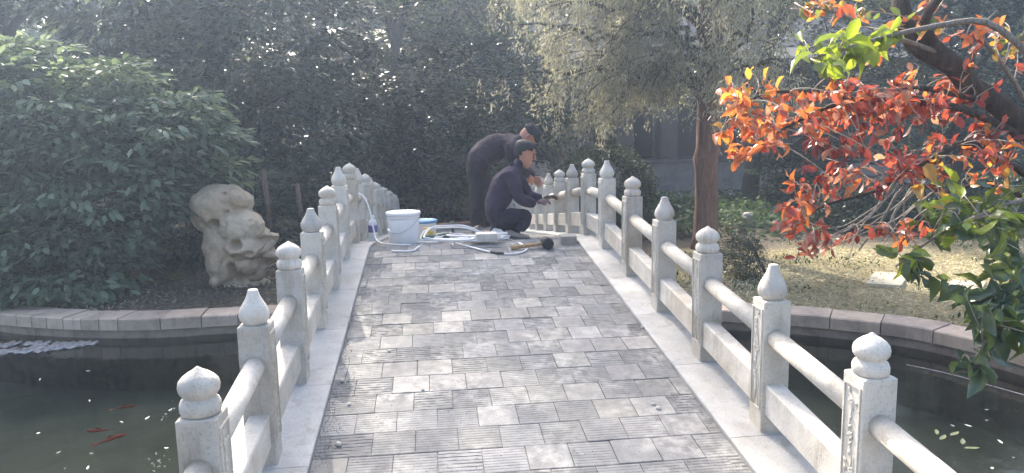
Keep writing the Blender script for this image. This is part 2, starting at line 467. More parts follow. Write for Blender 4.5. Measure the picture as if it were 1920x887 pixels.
for k in range(kmin, kmax):
    yc = Yrow0 + (k + .5) * T; z = top(yc) - .020; sl_ = slope(yc)
    off = -.626 + (.1 if k % 2 == 0 else 0) + gt.normal() * .014
    x = off - 12 * T
    while x < XR:
        a, c_ = max(x, XL), min(x + T, XR); x += T
        if c_ - a < .03: continue
        u = gt.random(); kind = 'flat' if u < .30 else ('fine' if u < .68 else 'worn')
        if kind == 'worn' and gt.random() < (.25 if yc < 4 else 0): kind = 'fine'
        tone = {'flat': gt.uniform(.98, 1.14), 'fine': gt.uniform(.86, 1.04), 'worn': gt.uniform(.76, .97)}[kind]
        if 2.55 < yc < YC + .35:
            me = TILES[kind][gt.integers(len(TILES[kind]))]
            o = link('paver', me, None, ((a + c_) / 2, yc, z + gt.normal() * .0012), (sl_ + gt.normal() * .004, gt.normal() * .004, gt.normal() * .007), ((c_ - a) / T * gt.uniform(.99, 1.004), gt.uniform(.99, 1.004), 1))
            o.color = (tone, tone, tone * gt.uniform(.97, 1.02), 1)
            child(o, bridge)
        else: rest.append((a, c_, yc))
mb = MB()
for a, c_, yc in rest:
    h = T / 2 - .002; z0, z1 = top(yc - h) - .02, top(yc + h) - .02; dz = gt.normal() * .0012
    mb.add([(a+.002, yc-h, z0-.03), (c_-.002, yc-h, z0-.03), (c_-.002, yc+h, z1-.03), (a+.002, yc+h, z1-.03), (a+.002, yc-h, z0+dz), (c_-.002, yc-h, z0+dz), (c_-.002, yc+h, z1+dz), (a+.002, yc+h, z1+dz)],
           [(4,5,6,7),(0,1,5,4),(1,2,6,5),(2,3,7,6),(3,0,4,7)])
tag(child(mb.build('far_pavers', M['paver']), bridge), kind='stuff')

# balustrades
def petal(a, k, z):                       # the overlapping petals carved into a bud
    return -.035 * (abs(math.sin(a * 2.5 + z * 5)) ** 6) + .02 * math.cos(a * 5)
def drum_mod(a, k, z): return .018 * math.sin(a * 8) * (1 if k in (2, 3) else .2)
mb = MB(); c_ = .003
bud = [(.044, 0), (.050, .008), (.0615, .026), (.0655, .045), (.063, .062), (.054, .083), (.043, .102), (.034, .119), (.027, .136), (.023, .150), (.021, .158), (.017, .161)]
mb.lathe(bud, n=40, mod=petal); F_BUD = mb.mesh('finial', M['stone'])
mb = MB()
two = [(.050, 0), (.060, .006), (.0655, .020), (.0655, .036), (.060, .050), (.051, .057), (.049, .062), (.054, .067), (.0635, .080), (.0660, .096), (.0625, .112), (.051, .126), (.034, .139), (.016, .149), (.006, .157), (.001, .160)]
mb.lathe(two, n=36, mod=drum_mod); F_TWO = mb.mesh('finial', M['stone'])
h = PWD / 2
def post_mesh(sgn):                       # the face towards the walkway has a sunk panel
    mb = MB(); mb.box((-h, -h, -.02), (h, h, BODY), .004)
    return mb.mesh('post', M['stone'])
POST = post_mesh(1)
def carving_mesh(seed):                   # raised border and a flowering stem, drawn in (y,z), raised along -x
    g = random.Random(seed); mb = MB(); w_, z0, z1, d = .046, .10, BODY - .035, .007
    for (ya, yb, za, zb) in ((-w_-.006, -w_+.001, z0, z1), (w_-.001, w_+.006, z0, z1), (-w_+.001, w_-.001, z0, z0+.007), (-w_+.001, w_-.001, z1-.007, z1)):
        mb.box((-d, ya, za), (.004, yb, zb))
    def stem(pts, r0):
        P = [Vector((-.002, y, z)) for y, z in pts]; Q = []
        for i in range(len(P) - 1):
            for t in (0, .33, .66): Q.append(P[i].lerp(P[i+1], t))
        Q.append(P[-1]); mb.tube(Q, [r0 * (1 - .5 * i / len(Q)) for i in range(len(Q))], 5)
    def leaf(y, z, a, l, w2):
        dy, dz = math.cos(a), math.sin(a); ny, nz = -dz, dy
        pts = [(0,0), (.35,.5), (.7,.4), (1,0), (.7,-.4), (.35,-.5)]
        vs = [(-.003, y+dy*l*u+ny*w2*q, z+dz*l*u+nz*w2*q) for u, q in pts] + [(-.010, y+dy*l*.5, z+dz*l*.5)]
        mb.add(vs, [(i, (i+1) % 6, 6) for i in range(6)], True)
    s0 = g.choice((-1, 1))
    stem([(s0*.02, z0+.01), (s0*-.008, z0+.10), (s0*.014, z0+.20), (s0*-.014, z0+.31), (s0*.008, z1-.06)], .005)
    stem([(s0*-.03, z0+.01), (s0*-.024, z0+.09), (s0*-.033, z0+.17)], .004)
    stem([(s0*.034, z0+.01), (s0*.030, z0+.13), (s0*.022, z0+.22)], .004)
    for q in range(13):
        zz = z0 + .04 + q * (z1 - z0 - .08) / 12
        leaf(g.uniform(-.02, .02), zz, g.choice((.9, 2.2)) + g.uniform(-.4, .4), g.uniform(.022, .036), g.uniform(.012, .018))
    for q in range(3):
        cy, cz = g.uniform(-.018, .018), z0 + .16 + q * .13
        for p_ in range(6): leaf(cy, cz, p_ * math.pi / 3, .018, .013)
    return mb.mesh('carving', M['stone'])
CARV = [carving_mesh(s) for s in range(4)]
def stretch(me_name, pts, half_w, half_h, mat):
    pass
for sgn, lab in ((-1, 'white carved stone balustrade beside the buckets, bottle and hanging cable'),
                 (1, 'white carved stone balustrade the two crouched workmen are repairing')):
    bal = thing('balustrade', lab, 'balustrade', (sgn * GX, YC, ZC), group='balustrades along the bridge')
    for i in range(FIRST, LAST + 1):
        y = ypost(i); z = top(y); g = random.Random(i * 7 + sgn)
        po = link('post', POST, None, (sgn * GX + g.uniform(-.004, .004), y, z), (g.uniform(-.006, .006), g.uniform(-.006, .006), g.uniform(-.02, .02)))
        child(po, bal)
        fi = link('finial', F_TWO if i % 2 else F_BUD, po, (g.uniform(-.002, .002), g.uniform(-.002, .002), BODY - .003), (0, 0, g.uniform(0, 6)), (g.uniform(.96, 1.04), g.uniform(.96, 1.04), g.uniform(.95, 1.05)))
        ca = link('carving', CARV[(i + 10) % 4], po, (-sgn * (h - .001), 0, 0), (0, 0, 0 if sgn > 0 else math.pi))
        if i < LAST:
            y2 = ypost(i + 1); z2 = top(y2); ya, yb = y + h - .012, y2 - h + .012
            za = z + (z2 - z) * (ya - y) / (y2 - y); zb = z + (z2 - z) * (yb - y) / (y2 - y)
            mb = MB(); rr = .0435; X = sgn * GX
            mb.tube([(X, ya, za + .455), (X, (ya+yb)/2, (za+zb)/2 + .455), (X, yb, zb + .455)], rr, 22)
            child(mb.build('handrail', M['stone']), bal)
            mb = MB(); w2 = .044; lo_, hi_ = .09, .235; q = .006
            rings = [[(X - w2, yy, zz + lo_), (X + w2, yy, zz + lo_), (X + w2, yy, zz + hi_ - q), (X + w2 - q, yy, zz + hi_), (X - w2 + q, yy, zz + hi_), (X - w2, yy, zz + hi_ - q)] for yy, zz in ((ya, za), (yb, zb))]
            mb.loft(rings, True, True, False)
            child(mb.build('lower_rail', M['stone']), bal)
            if i >= 6:
                ym = y + .22; zm = z + (z2 - z) * .22 / (y2 - y)
                mb = MB(); mb.box((X - .04, ym - .05, min(zm, top(ym)) - .02), (X + .04, ym + .05, zm + .10), .004)
                child(mb.build('support_block', M['stone']), bal)
# ---------------------------------------------------------------- vegetation
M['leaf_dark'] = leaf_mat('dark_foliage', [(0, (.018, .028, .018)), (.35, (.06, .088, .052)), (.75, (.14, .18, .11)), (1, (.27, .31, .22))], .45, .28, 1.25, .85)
M['leaf_ever'] = leaf_mat('evergreen_foliage', [(0, (.018, .024, .015)), (.3, (.065, .08, .052)), (.7, (.17, .185, .125)), (.93, (.28, .29, .21)), (1, (.46, .47, .38))], .45, .26, 1.3, .9)  # palest stops paint sky glints into some leaves
M['leaf_lit'] = leaf_mat('pale_green_foliage', [(0, (.05, .065, .03)), (.5, (.12, .145, .065)), (1, (.24, .25, .12))], .5, .4)
M['leaf_shrub'] = leaf_mat('shrub_foliage', [(0, (.075, .11, .07)), (.25, (.15, .205, .13)), (.65, (.24, .305, .205)), (1, (.35, .41, .30))], .5, .55, 1.25, .25)
M['leaf_cedar'] = leaf_mat('cypress_foliage', [(0, (.08, .074, .06)), (.35, (.26, .25, .20)), (1, (.52, .51, .42))], .45, .5)
M['leaf_hedge'] = leaf_mat('clipped_foliage', [(0, (.025, .035, .016)), (.6, (.07, .085, .032)), (1, (.17, .17, .07))], .4, .4)
M['leaf_ivy'] = leaf_mat('ground_cover_foliage', [(0, (.02, .04, .018)), (.6, (.05, .085, .035)), (1, (.10, .15, .06))], .35, .65, 1.25, .2)
M['litter'] = leaf_mat('dry_litter', [(0, (.09, .07, .045)), (.5, (.21, .17, .11)), (1, (.36, .31, .22))], .2, .8)
M['straw'] = leaf_mat('straw_litter', [(0, (.16, .17, .08)), (.25, (.30, .26, .15)), (.6, (.52, .47, .30)), (1, (.70, .64, .46))], .25, .8)
M['redlitter'] = leaf_mat('russet_litter', [(0, (.05, .03, .025)), (.6, (.14, .075, .055)), (1, (.26, .15, .11))], .2, .8)

def lobe(px, py, Y, rx, rz, ry):              # an ellipsoid of foliage from its place and size in the photo at distance Y
    p = at_y(px, py, Y); s_ = Y / FPX
    return (p[0], p[1], p[2], rx * s_, ry, rz * s_)
def bez(a, b_, c, n=7):
    a, b_, c = Vector(a), Vector(b_), Vector(c)
    return [a*(1-t)**2 + b_*2*t*(1-t) + c*t*t for t in np.linspace(0, 1, n)]
def clump_leaves(C, O, style, per, cr, g):
    """leaf positions, directions and normals for clumps at C growing outwards along O"""
    n = len(C); idx = np.repeat(np.arange(n), per); N_ = n * per
    if style == 'broad':
        off = inside_ellipsoid(N_, g) * cr * np.array([1, 1, .62])
        P = C[idx] + off; D = unit(off + rdir(N_, g) * cr * .7 + O[idx] * cr * .4 + np.array([0, 0, -.12 * cr])); Nn = rdir(N_, g) * .75 + np.array([0, 0, .9])
    elif style == 'tier':                      # flat layers of leaves
        off = inside_ellipsoid(N_, g) * cr * np.array([1, 1, .20])
        P = C[idx] + off; D = unit(off * np.array([1, 1, .3]) + rdir(N_, g) * cr * .35 + O[idx] * cr * .35 + np.array([0, 0, -.25 * cr])); Nn = rdir(N_, g) * .40 + np.array([0, 0, 1.])
    elif style == 'spray':
        ax = unit(O * np.array([1, 1, .25]) + rdir(n, g) * .45 + np.array([0, 0, -.05])); sd = unit(np.cross(ax, np.array([0, 0, 1.]) + rdir(n, g) * .3))
        t = g.random(N_); s_ = g.choice((-1., 1.), N_)
        P = C[idx] + ax[idx] * ((t - .3) * cr * 2)[:, None] + sd[idx] * (s_ * (1 - t) * cr * .4 * g.random(N_))[:, None] + rdir(N_, g) * cr * .16 + np.array([0, 0, -1.]) * (t ** 2 * cr * .35)[:, None]
        D = unit(ax[idx] + sd[idx] * (s_ * .8)[:, None] + rdir(N_, g) * .35); Nn = rdir(N_, g) * .5 + np.array([0, 0, 1.])
    elif style == 'droop':
        t = g.random(N_)
        P = C[idx] + np.array([0, 0, -1.]) * (t * cr * 2.2)[:, None] + rdir(N_, g) * (cr * (.22 + .34 * t))[:, None]
        D = unit(np.array([0, 0, -1.]) + rdir(N_, g) * .9 + O[idx] * .25); Nn = rdir(N_, g)
    return P, D, Nn, idx
def make_tree(name, label, base, tr, lobes, style, mat, bk, n_clump, per, cr, L, W, seed, group=None, cat='tree', shape=DIAMOND, lo=.35, crown='crown', limbs=5, sprigs=0, trunk_to=None, trunk='trunk'):
    g = np.random.default_rng(seed); gr = random.Random(seed)
    base = Vector(base); root = thing(name, label, cat, base, group=group)
    vol = np.array([l[3] * l[5] for l in lobes]); pr = vol / vol.sum()
    which = g.choice(len(lobes), n_clump, p=pr); LB = np.array(lobes)[which]
    e = inside_ellipsoid(n_clump, g, lo); C = LB[:, :3] + e * LB[:, 3:6]
    C[:, 2] = np.maximum(C[:, 2], .08)
    O = unit(e / LB[:, 3:6])
    P, D, Nn, idx = clump_leaves(C, O, style, per, cr, g)
    P[:, 2] = np.maximum(P[:, 2], .03)
    cv = g.random(n_clump)
    rnd = np.clip(.68 * cv[idx] + .32 * g.random(len(P)), 0, 1) ** 1.7
    sc_ = g.uniform(.7, 1.2, len(P))
    # wood
    cen = np.average(np.array([l[:3] for l in lobes]), axis=0, weights=vol); hi = max(l[2] + l[5] * .5 for l in lobes)
    tp = Vector(trunk_to) if trunk_to is not None else Vector((cen[0] * .7 + base.x * .3, cen[1] * .7 + base.y * .3, hi))
    mid = base.lerp(tp, .5) + Vector((gr.uniform(-.12, .12), gr.uniform(-.12, .12), 0)) * (tp - base).length * .4
    spine = bez(base - Vector((0, 0, .05)), mid, tp, 10)
    mb = MB(); mb.tube(spine, [tr * (1.25 if i == 0 else 1 - .72 * i / 9) for i in range(10)], 10)
    child(mb.build(trunk, bk), root)
    mb = MB()
    for l in lobes:
        for q in range(limbs):
            d = inside_ellipsoid(1, g, .6)[0]; end = Vector(l[:3]) + Vector(d) * Vector(l[3:6]) if False else Vector([l[k] + d[k] * l[3+k] for k in range(3)])
            k = min(range(10), key=lambda i: abs(spine[i].z - (end.z * .62)))
            st = spine[k]; md = st.lerp(end, .5) + Vector((0, 0, .12 * (end - st).length))
            r0 = tr * .38 * (1 - .05 * k)
            mb.tube(bez(st, md, end, 8), [r0 * (1 - .85 * i / 7) for i in range(8)], 5)
            for s_ in range(3):
                t = gr.uniform(.35, .9); a = Vector(bez(st, md, end, 8)[int(t * 7)])
                e2 = a + Vector(rdir(1, g)[0]) * (end - st).length * .32 + Vector((0, 0, .05))
                mb.tube(bez(a, a.lerp(e2, .5) + Vector((0, 0, .06)), e2, 5), [r0 * .35 * (1 - .2 * i) for i in range(5)], 4)
    if mb.v: child(mb.build('limbs', bk), root)
    if sprigs:                                 # the leaf sprays nearest the viewer, each a piece of its own
        seen = np.argsort(np.linalg.norm(C - CAM, axis=1))[:sprigs]
        keep = ~np.isin(idx, seen)
        lib = []
        for q in range(6):
            C0 = np.zeros((1, 3)); O0 = np.array([[1., 0, 0]])
            p, d, nn, _ = clump_leaves(C0, O0, style, per, cr, g)
            ms_ = cloud_mesh('leaf_sprig', p, d, nn, L * g.uniform(.75, 1.2, per), W * g.uniform(.75, 1.2, per), shape, mat, g.random(per) ** 1.2)
            bm = bmesh.new(); bm.from_mesh(ms_); st0 = [bm.verts.new(v_) for v_ in ((-cr * .6, -.004, -.02), (-cr * .6, .004, -.02), (0, 0, .008), (0, 0, -.008))]; bm.faces.new((st0[0], st0[1], st0[2]))
            for q2 in range(per): va = bm.verts.new(p[q2]); bm.faces.new((st0[2], st0[3], va))       # leaf stalks
            bm.to_mesh(ms_); bm.free(); lib.append(ms_)
        for k in seen:
            o = link('leaf_sprig', lib[k % 6], None, C[k], (g.normal() * .2, g.normal() * .2, math.atan2(O[k][1], O[k][0]) + g.normal() * .3))
            child(o, root)
        P, D, Nn, rnd, sc_ = P[keep], D[keep], Nn[keep], rnd[keep], sc_[keep]
    o = link(crown, cloud_mesh(crown, P, D, Nn, L * sc_, W * sc_, shape, mat, rnd)); child(o, root)
    return root

# big leafy shrub on the bank behind the left curb
make_tree('leafy_shrub', 'huge grey green leafy shrub spreading over the pond bank beside the pale rock', (-5.6, 11.3, 0), .09,
    [lobe(90, 230, 11.2, 190, 125, 1.2), lobe(280, 250, 11.2, 120, 75, 1.0), lobe(300, 305, 11.2, 100, 35, .6), lobe(140, 370, 10.9, 185, 110, 1.1), lobe(60, 480, 10.6, 150, 95, .8), lobe(190, 470, 11.0, 85, 78, .6), lobe(-90, 330, 11.4, 160, 220, 1.3), lobe(400, 322, 11.5, 50, 26, .4), lobe(210, 150, 11.3, 60, 40, .5), lobe(40, 110, 11.4, 70, 36, .5), lobe(350, 205, 11.2, 55, 30, .4), lobe(385, 262, 11.1, 50, 24, .4), lobe(110, 545, 10.2, 90, 32, .35), lobe(10, 550, 10.1, 90, 40, .3)],
    'tier', M['leaf_shrub'], M['bark_dark'], 1750, 15, .31, .17, .078, 21, cat='shrub', shape=OVAL, lo=.55, crown='foliage', limbs=5, sprigs=300)

bgd = 'tall trees in the dark wood behind the pond'
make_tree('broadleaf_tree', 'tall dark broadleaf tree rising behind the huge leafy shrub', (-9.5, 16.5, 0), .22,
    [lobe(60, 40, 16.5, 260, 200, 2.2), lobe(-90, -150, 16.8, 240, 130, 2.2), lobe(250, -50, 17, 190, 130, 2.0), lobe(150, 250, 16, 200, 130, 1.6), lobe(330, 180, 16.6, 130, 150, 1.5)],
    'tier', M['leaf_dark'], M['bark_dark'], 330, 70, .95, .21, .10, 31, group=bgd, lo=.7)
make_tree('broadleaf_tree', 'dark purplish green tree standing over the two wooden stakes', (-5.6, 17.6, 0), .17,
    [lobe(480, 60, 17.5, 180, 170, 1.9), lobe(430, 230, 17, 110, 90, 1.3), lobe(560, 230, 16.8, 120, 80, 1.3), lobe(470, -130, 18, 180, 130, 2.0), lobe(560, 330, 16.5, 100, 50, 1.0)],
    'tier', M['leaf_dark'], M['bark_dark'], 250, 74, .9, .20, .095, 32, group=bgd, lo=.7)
make_tree('evergreen_tree', 'glossy small leaved evergreen with slanting thin branches behind the far balustrade end', (-1.2, 20, 0), .2,
    [lobe(690, 80, 19.6, 160, 160, 2.0), lobe(830, 180, 19, 160, 110, 1.8), lobe(700, 230, 18.6, 150, 90, 1.5), lobe(690, -90, 20, 150, 80, 1.6), lobe(870, 290, 18.6, 80, 60, 1.0)],
    'spray', M['leaf_ever'], M['bark_grey'], 400, 84, .95, .18, .075, 33, group=bgd, lo=.6, limbs=8)  # lighter bark colour makes these branches look sunlit
make_tree('broadleaf_tree', 'added slender tree with an airy crown out of view shading the bridge deck', (-3.4, 21.2, 0), .15,  # added tree, crown above the view, thinned to dapple the deck with shade
    [(-3.6, 19.8, 11.0, 2.1, 1.3, 2.2), (-4.6, 20, 14.0, 1.9, 1.2, 2.0), (-2.6, 19.6, 13.6, 1.2, .9, 1.6), (-5.8, 19.9, 12.2, 1.2, 1.0, 1.8)],
    'spray', M['leaf_ever'], M['bark_dark'], 520, 17, .55, .2, .085, 39, group=bgd, limbs=4)
make_tree('evergreen_tree', 'pale sunlit evergreen between the glossy evergreen and the drooping cypress', (2.2, 21.5, 0), .2,
    [lobe(910, 60, 21, 100, 150, 1.8), lobe(960, 170, 20.5, 60, 60, 1.2), lobe(880, -40, 21.5, 110, 90, 1.6)],
    'spray', M['leaf_lit'], M['bark_dark'], 210, 80, .8, .18, .075, 34, group=bgd, lo=.5, limbs=7)
make_tree('broadleaf_tree', 'dark tree over the fibrous tan trunk beyond the workmen', (3.0, 18.6, 0), .27,
    [lobe(1030, 235, 18.6, 55, 42, .8), lobe(1090, 190, 19, 80, 60, 1.0), lobe(1000, 150, 19.4, 70, 60, 1.0)],
    'broad', M['leaf_dark'], M['bark_tan'], 420, 20, .34, .13, .06, 35, group=bgd, trunk_to=(3.0, 18.6, 3.2))
make_tree('conifer_tree', 'dark conifer behind the reddish trunk and the russet branches', (8.2, 19, 0), .22,
    [lobe(1480, 60, 18.5, 150, 170, 2.0), lobe(1650, 170, 18, 150, 110, 1.8), lobe(1560, -200, 19, 220, 180, 2.2), lobe(1600, 320, 17.6, 110, 60, 1.2)],
    'spray', M['leaf_ever'], M['bark_dark'], 340, 84, .9, .18, .07, 36, group=bgd, lo=.6, limbs=8)
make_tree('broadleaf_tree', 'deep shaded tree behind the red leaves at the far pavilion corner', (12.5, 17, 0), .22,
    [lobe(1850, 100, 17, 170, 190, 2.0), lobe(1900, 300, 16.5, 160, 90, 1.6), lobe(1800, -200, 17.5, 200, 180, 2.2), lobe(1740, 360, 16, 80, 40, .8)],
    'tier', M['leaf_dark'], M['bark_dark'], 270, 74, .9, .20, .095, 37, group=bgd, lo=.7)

def shrub(name, label, base, lobes, style, mat, n, per, cr, L, W, seed, group=None, lo=.6):
    return make_tree(name, label, base, .03, lobes, style, mat, M['bark_dark'], n, per, cr, L, W, seed, group, 'shrub', DIAMOND, lo, 'foliage', 2, 0, None, 'stem')
und = 'low shrubs under the dark wood'
for k, (px, py, Y, rx, rz, lab, mt, sty) in enumerate([
    (560, 345, 15.6, 75, 60, 'dusky shrub behind the pale rock and the stakes', 'leaf_dark', 'tier'),
    (680, 330, 18.2, 90, 60, 'grey green shrub behind the crest of the bucket side balustrade', 'leaf_ever', 'tier'),
    (790, 335, 18.4, 90, 48, 'low dark shrub behind the white bucket', 'leaf_ever', 'tier'),
    (855, 300, 19.5, 60, 60, 'bright green shrub behind the bent workman', 'leaf_hedge', 'broad'),
    (470, 360, 13.6, 50, 60, 'small dark leafy shrub between the rock and the stakes', 'leaf_dark', 'tier'),
    (345, 420, 13.0, 60, 75, 'dark leafy shrub in the gap between the huge shrub and the pale rock', 'leaf_dark', 'tier'),
    (1490, 325, 18.0, 75, 45, 'bluish leafy shrub beside the pale pillar', 'leaf_ivy', 'tier'),
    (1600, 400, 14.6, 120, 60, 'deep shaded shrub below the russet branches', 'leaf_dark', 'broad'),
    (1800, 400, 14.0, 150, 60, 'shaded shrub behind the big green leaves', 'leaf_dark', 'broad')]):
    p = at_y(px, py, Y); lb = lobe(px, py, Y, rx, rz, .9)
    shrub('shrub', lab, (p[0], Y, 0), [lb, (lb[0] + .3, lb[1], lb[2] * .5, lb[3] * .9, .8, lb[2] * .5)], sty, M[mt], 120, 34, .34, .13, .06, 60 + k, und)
shrub('clipped_shrub', 'round clipped yellow green shrub behind the repaired balustrade', (3.55, 15.2, 0), [lobe(1130, 352, 15.2, 96, 78, 1.05)], 'broad', M['leaf_hedge'], 900, 16, .16, .085, .035, 71, lo=.8)
shrub('dwarf_conifer', 'small dark dwarf conifer at the foot of the reddish trunk', (4.45, 9.9, 0), [lobe(1392, 482, 9.9, 44, 50, .34)], 'broad', M['leaf_ever'], 240, 16, .11, .055, .016, 72, lo=.4)

# drooping cypress with the reddish trunk
def cypress():
    g = np.random.default_rng(8); gr = random.Random(8)
    bx, by = at_z(1322, 466)[:2]; r = .205
    root = thing('cypress_tree', 'old cypress with a straight reddish trunk and drooping grey green sprays', 'tree', (bx, by, 0))
    mb = MB()
    sp = [(bx, by, -.05), (bx, by, .25), (bx + .01, by, .8), (bx - .005, by, 1.45), (bx - .03, by, 1.62), (bx + .01, by, 1.8), (bx + .02, by, 2.6), (bx + .02, by, 4.2), (bx + .05, by, 6.5), (bx, by, 9.5)]
    mb.tube(sp, [r*1.35, r*1.08, r, r*.98, r*1.07, r*1.0, r*.98, r*.9, r*.62, r*.15], 18)
    child(mb.build('trunk', M['bark_red']), root)
    strands = []; outs = []
    for q in range(46):
        mb = MB()
        a = gr.uniform(0, 2 * math.pi) if q > 24 else gr.uniform(math.pi * .75, math.pi * 1.45)
        z0 = gr.uniform(2.7, 5.2) if q <= 24 else gr.uniform(4.3, 8.5)
        ln = gr.uniform(1.8, 3.9) * (1 if z0 < 5.5 else .7)
        d = Vector((math.cos(a), math.sin(a), 0))
        st = Vector((bx, by, z0)); en = st + d * ln + Vector((0, 0, gr.uniform(-.5, .9)))
        md = st + d * ln * .45 + Vector((gr.uniform(-.3, .3), gr.uniform(-.3, .3), gr.uniform(.4, 1.0)))
        line = bez(st, md, en, 14); r0 = gr.uniform(.05, .085)
        line = [p + Vector(g.normal(size=3)) * .06 for p in line]; line[0] = st
        mb.tube(line, [r0 * (1 - .8 * i / 13) for i in range(14)], 6)
        for s_ in range(7):
            i = gr.randint(3, 12); a_ = line[i]
            dd = (d + Vector(rdir(1, g)[0]) * .9); dd.z = gr.uniform(-.3, .35); e2 = a_ + dd * gr.uniform(.4, 1.1)
            l2 = bez(a_, a_.lerp(e2, .5) + Vector((0, 0, .18)), e2 - Vector((0, 0, .2)), 7)
            mb.tube(l2, [r0 * .4 * (1 - .13 * i) for i in range(7)], 4)
            for p in l2[1:]:
                for _ in range(2 if z0 < 5.5 else 1): strands.append(p + Vector(g.normal(size=3)) * .13); outs.append(d)
        for p in line[5:]:
            for _ in range(2): strands.append(p + Vector(g.normal(size=3)) * .14); outs.append(d)
        child(mb.build('branch', M['bark_dark']), root)
    C = np.array(strands); O = np.array(outs); per = 24
    keep = C[:, 2] > 1.9; C, O = C[keep], O[keep]
    P, D, Nn, idx = clump_leaves(C, O, 'droop', per, .20, g)
    cv = g.random(len(C)); rnd = .6 * cv[idx] + .4 * g.random(len(P))
    o = link('crown', cloud_mesh('crown', P, D, Nn, g.uniform(.05, .11, len(P)), g.uniform(.014, .026, len(P)), DIAMOND, M['leaf_cedar'], rnd)); child(o, root)
cypress()

# distant wood closing the view
g = np.random.default_rng(3); n = 60000
xs = g.uniform(-45, 50, n); ys = 33 + g.uniform(0, 9, n) - np.abs(xs) * .12; zs = 16 * g.random(n)
bumpy = 13 + 2.4 * np.sin(xs * .45) + 1.6 * np.sin(xs * 1.3 + 1)
k = zs < bumpy; xs, ys, zs = xs[k], ys[k], zs[k]
P = np.stack([xs, ys, zs], 1)
tag(link('distant_wood', cloud_mesh('distant_wood', P, rdir(len(P), g), rdir(len(P), g) + np.array([0, -.6, .5]), g.uniform(.6, 1.1, len(P)), g.uniform(.35, .6, len(P)), OVAL, M['leaf_dark'], g.random(len(P)))),
    'dark mass of far trees closing the view behind the garden', 'wood', kind='stuff')

# litter, straw and ground cover
def scatter(name, label, cat, n, box, L, W, mat, seed, hz=.03, lift=.5, test=None):
    g = np.random.default_rng(seed); x0, x1, y0, y1 = box
    P = np.stack([g.uniform(x0, x1, n), g.uniform(y0, y1, n), g.random(n) * hz + .004], 1)
    if test is not None: P = P[test(P)]
    n = len(P); D = rdir(n, g); D[:, 2] = np.abs(D[:, 2]) * lift; Nn = rdir(n, g) * .6 + np.array([0, 0, 1.])
    s_ = g.uniform(.6, 1.3, n)
    rn = np.clip(.5 * g.random(n) + .5 * (.5 + .5 * np.sin(P[:, 0] * 2.1 + 1.3 * np.sin(P[:, 1] * 1.7))), 0, 1)
    return tag(link(name, cloud_mesh(name, P, D, Nn, L * s_, W * s_, DIAMOND, mat, rn)), label, cat, kind='stuff')
outer_np = np.array([(p.x, p.y) for p in outer_ring])
def out_pond(P):
    x, y = P[:, 0], P[:, 1]; c = np.zeros(len(P), bool); j = len(outer_np) - 1
    for i in range(len(outer_np)):
        xi, yi = outer_np[i]; xj, yj = outer_np[j]
        with np.errstate(divide='ignore', invalid='ignore'):
            hit = ((yi > y) != (yj > y)) & (x < (xj - xi) * (y - yi) / (yj - yi) + xi)
        c ^= hit; j = i
    return ~c
scatter('dry_leaf_litter', 'grey brown leaf litter on the bank round the pale rock', 'litter', 9000, (-10, -1.4, 8.9, 14), .07, .035, M['litter'], 41, .03, .5, out_pond)
scatter('straw_litter', 'sunlit straw coloured cut grass on the bank behind the curved curb', 'litter', 34000, (1.5, 12, 4, 12.6), .06, .022, M['straw'], 42, .035, .5, lambda P: out_pond(P) & (P[:, 0] > 2.4 + .5 * np.sin(P[:, 1] * 2)) & (P[:, 1] < 11.6 + .5 * np.sin(P[:, 0] * 1.3)))
scatter('russet_leaf_litter', 'russet fallen leaves on the ground beyond the far end of the bridge', 'litter', 9000, (-3.2, 6, 14, 22), .12, .06, M['redlitter'], 43, .04, .5, lambda P: ~((np.abs(P[:, 0]) < 1.4) & (P[:, 1] < Y1)))
scatter('ivy_ground_cover', 'dark green leafy ground cover between the reddish trunk and the terrace', 'ground cover', 17000, (3.6, 15, 12.6, 20.6), .15, .085, M['leaf_ivy'], 44, .34, .35, lambda P: (P[:, 1] > 13.2 + .5 * np.sin(P[:, 0] * 1.9)) & (P[:, 2] < .12 + .2 * (P[:, 1] - 13) / 3 + .1 * np.sin(P[:, 0] * 3.1)))

scatter('green_weeds', 'small green weeds scattered through the straw on the bank', 'weeds', 9000, (2, 12, 4, 12.8), .07, .03, M['leaf_ivy'], 45, .07, 1.2, lambda P: out_pond(P) & (np.sin(P[:, 0] * 2.3 + 1.1 * np.sin(P[:, 1] * 1.9)) + np.sin(P[:, 1] * 3.1 + P[:, 0]) > .75) & (P[:, 0] > 2.6))
# ---------------------------------------------------------------- russet tree and green leaved tree overhanging the pond
PAL = {'o': (.54, .18, .06), 'r': (.40, .085, .06), 'c': (.19, .04, .042), 'y': (.50, .31, .07), 'p': (.42, .21, .17), 'g': (.13, .19, .05), 'l': (.26, .36, .04), 'd': (.085, .14, .075)}
M['twig'] = plain('sunlit_twig_bark', (.36, .31, .26), .8, .35, 40, .4)  # bark colour lightened to look sunlit
LM = {k: leaf_plain('leaf_' + k, c, .5 if k != 'd' else .35, .26 if k in 'rcpgd' else .34, .8) for k, c in PAL.items()}
BIG = (np.array([[0,0,0],[.15,-.22,.05],[.42,-.46,.10],[.72,-.40,.09],[1,0,-.14],[.72,.40,.09],[.42,.46,.10],[.15,.22,.05],[.2,0,0],[.45,0,.01],[.74,0,-.03]]),
       [(0,1,8),(0,8,7),(1,2,9,8),(8,9,6,7),(2,3,10,9),(9,10,5,6),(3,4,10),(10,4,5)])
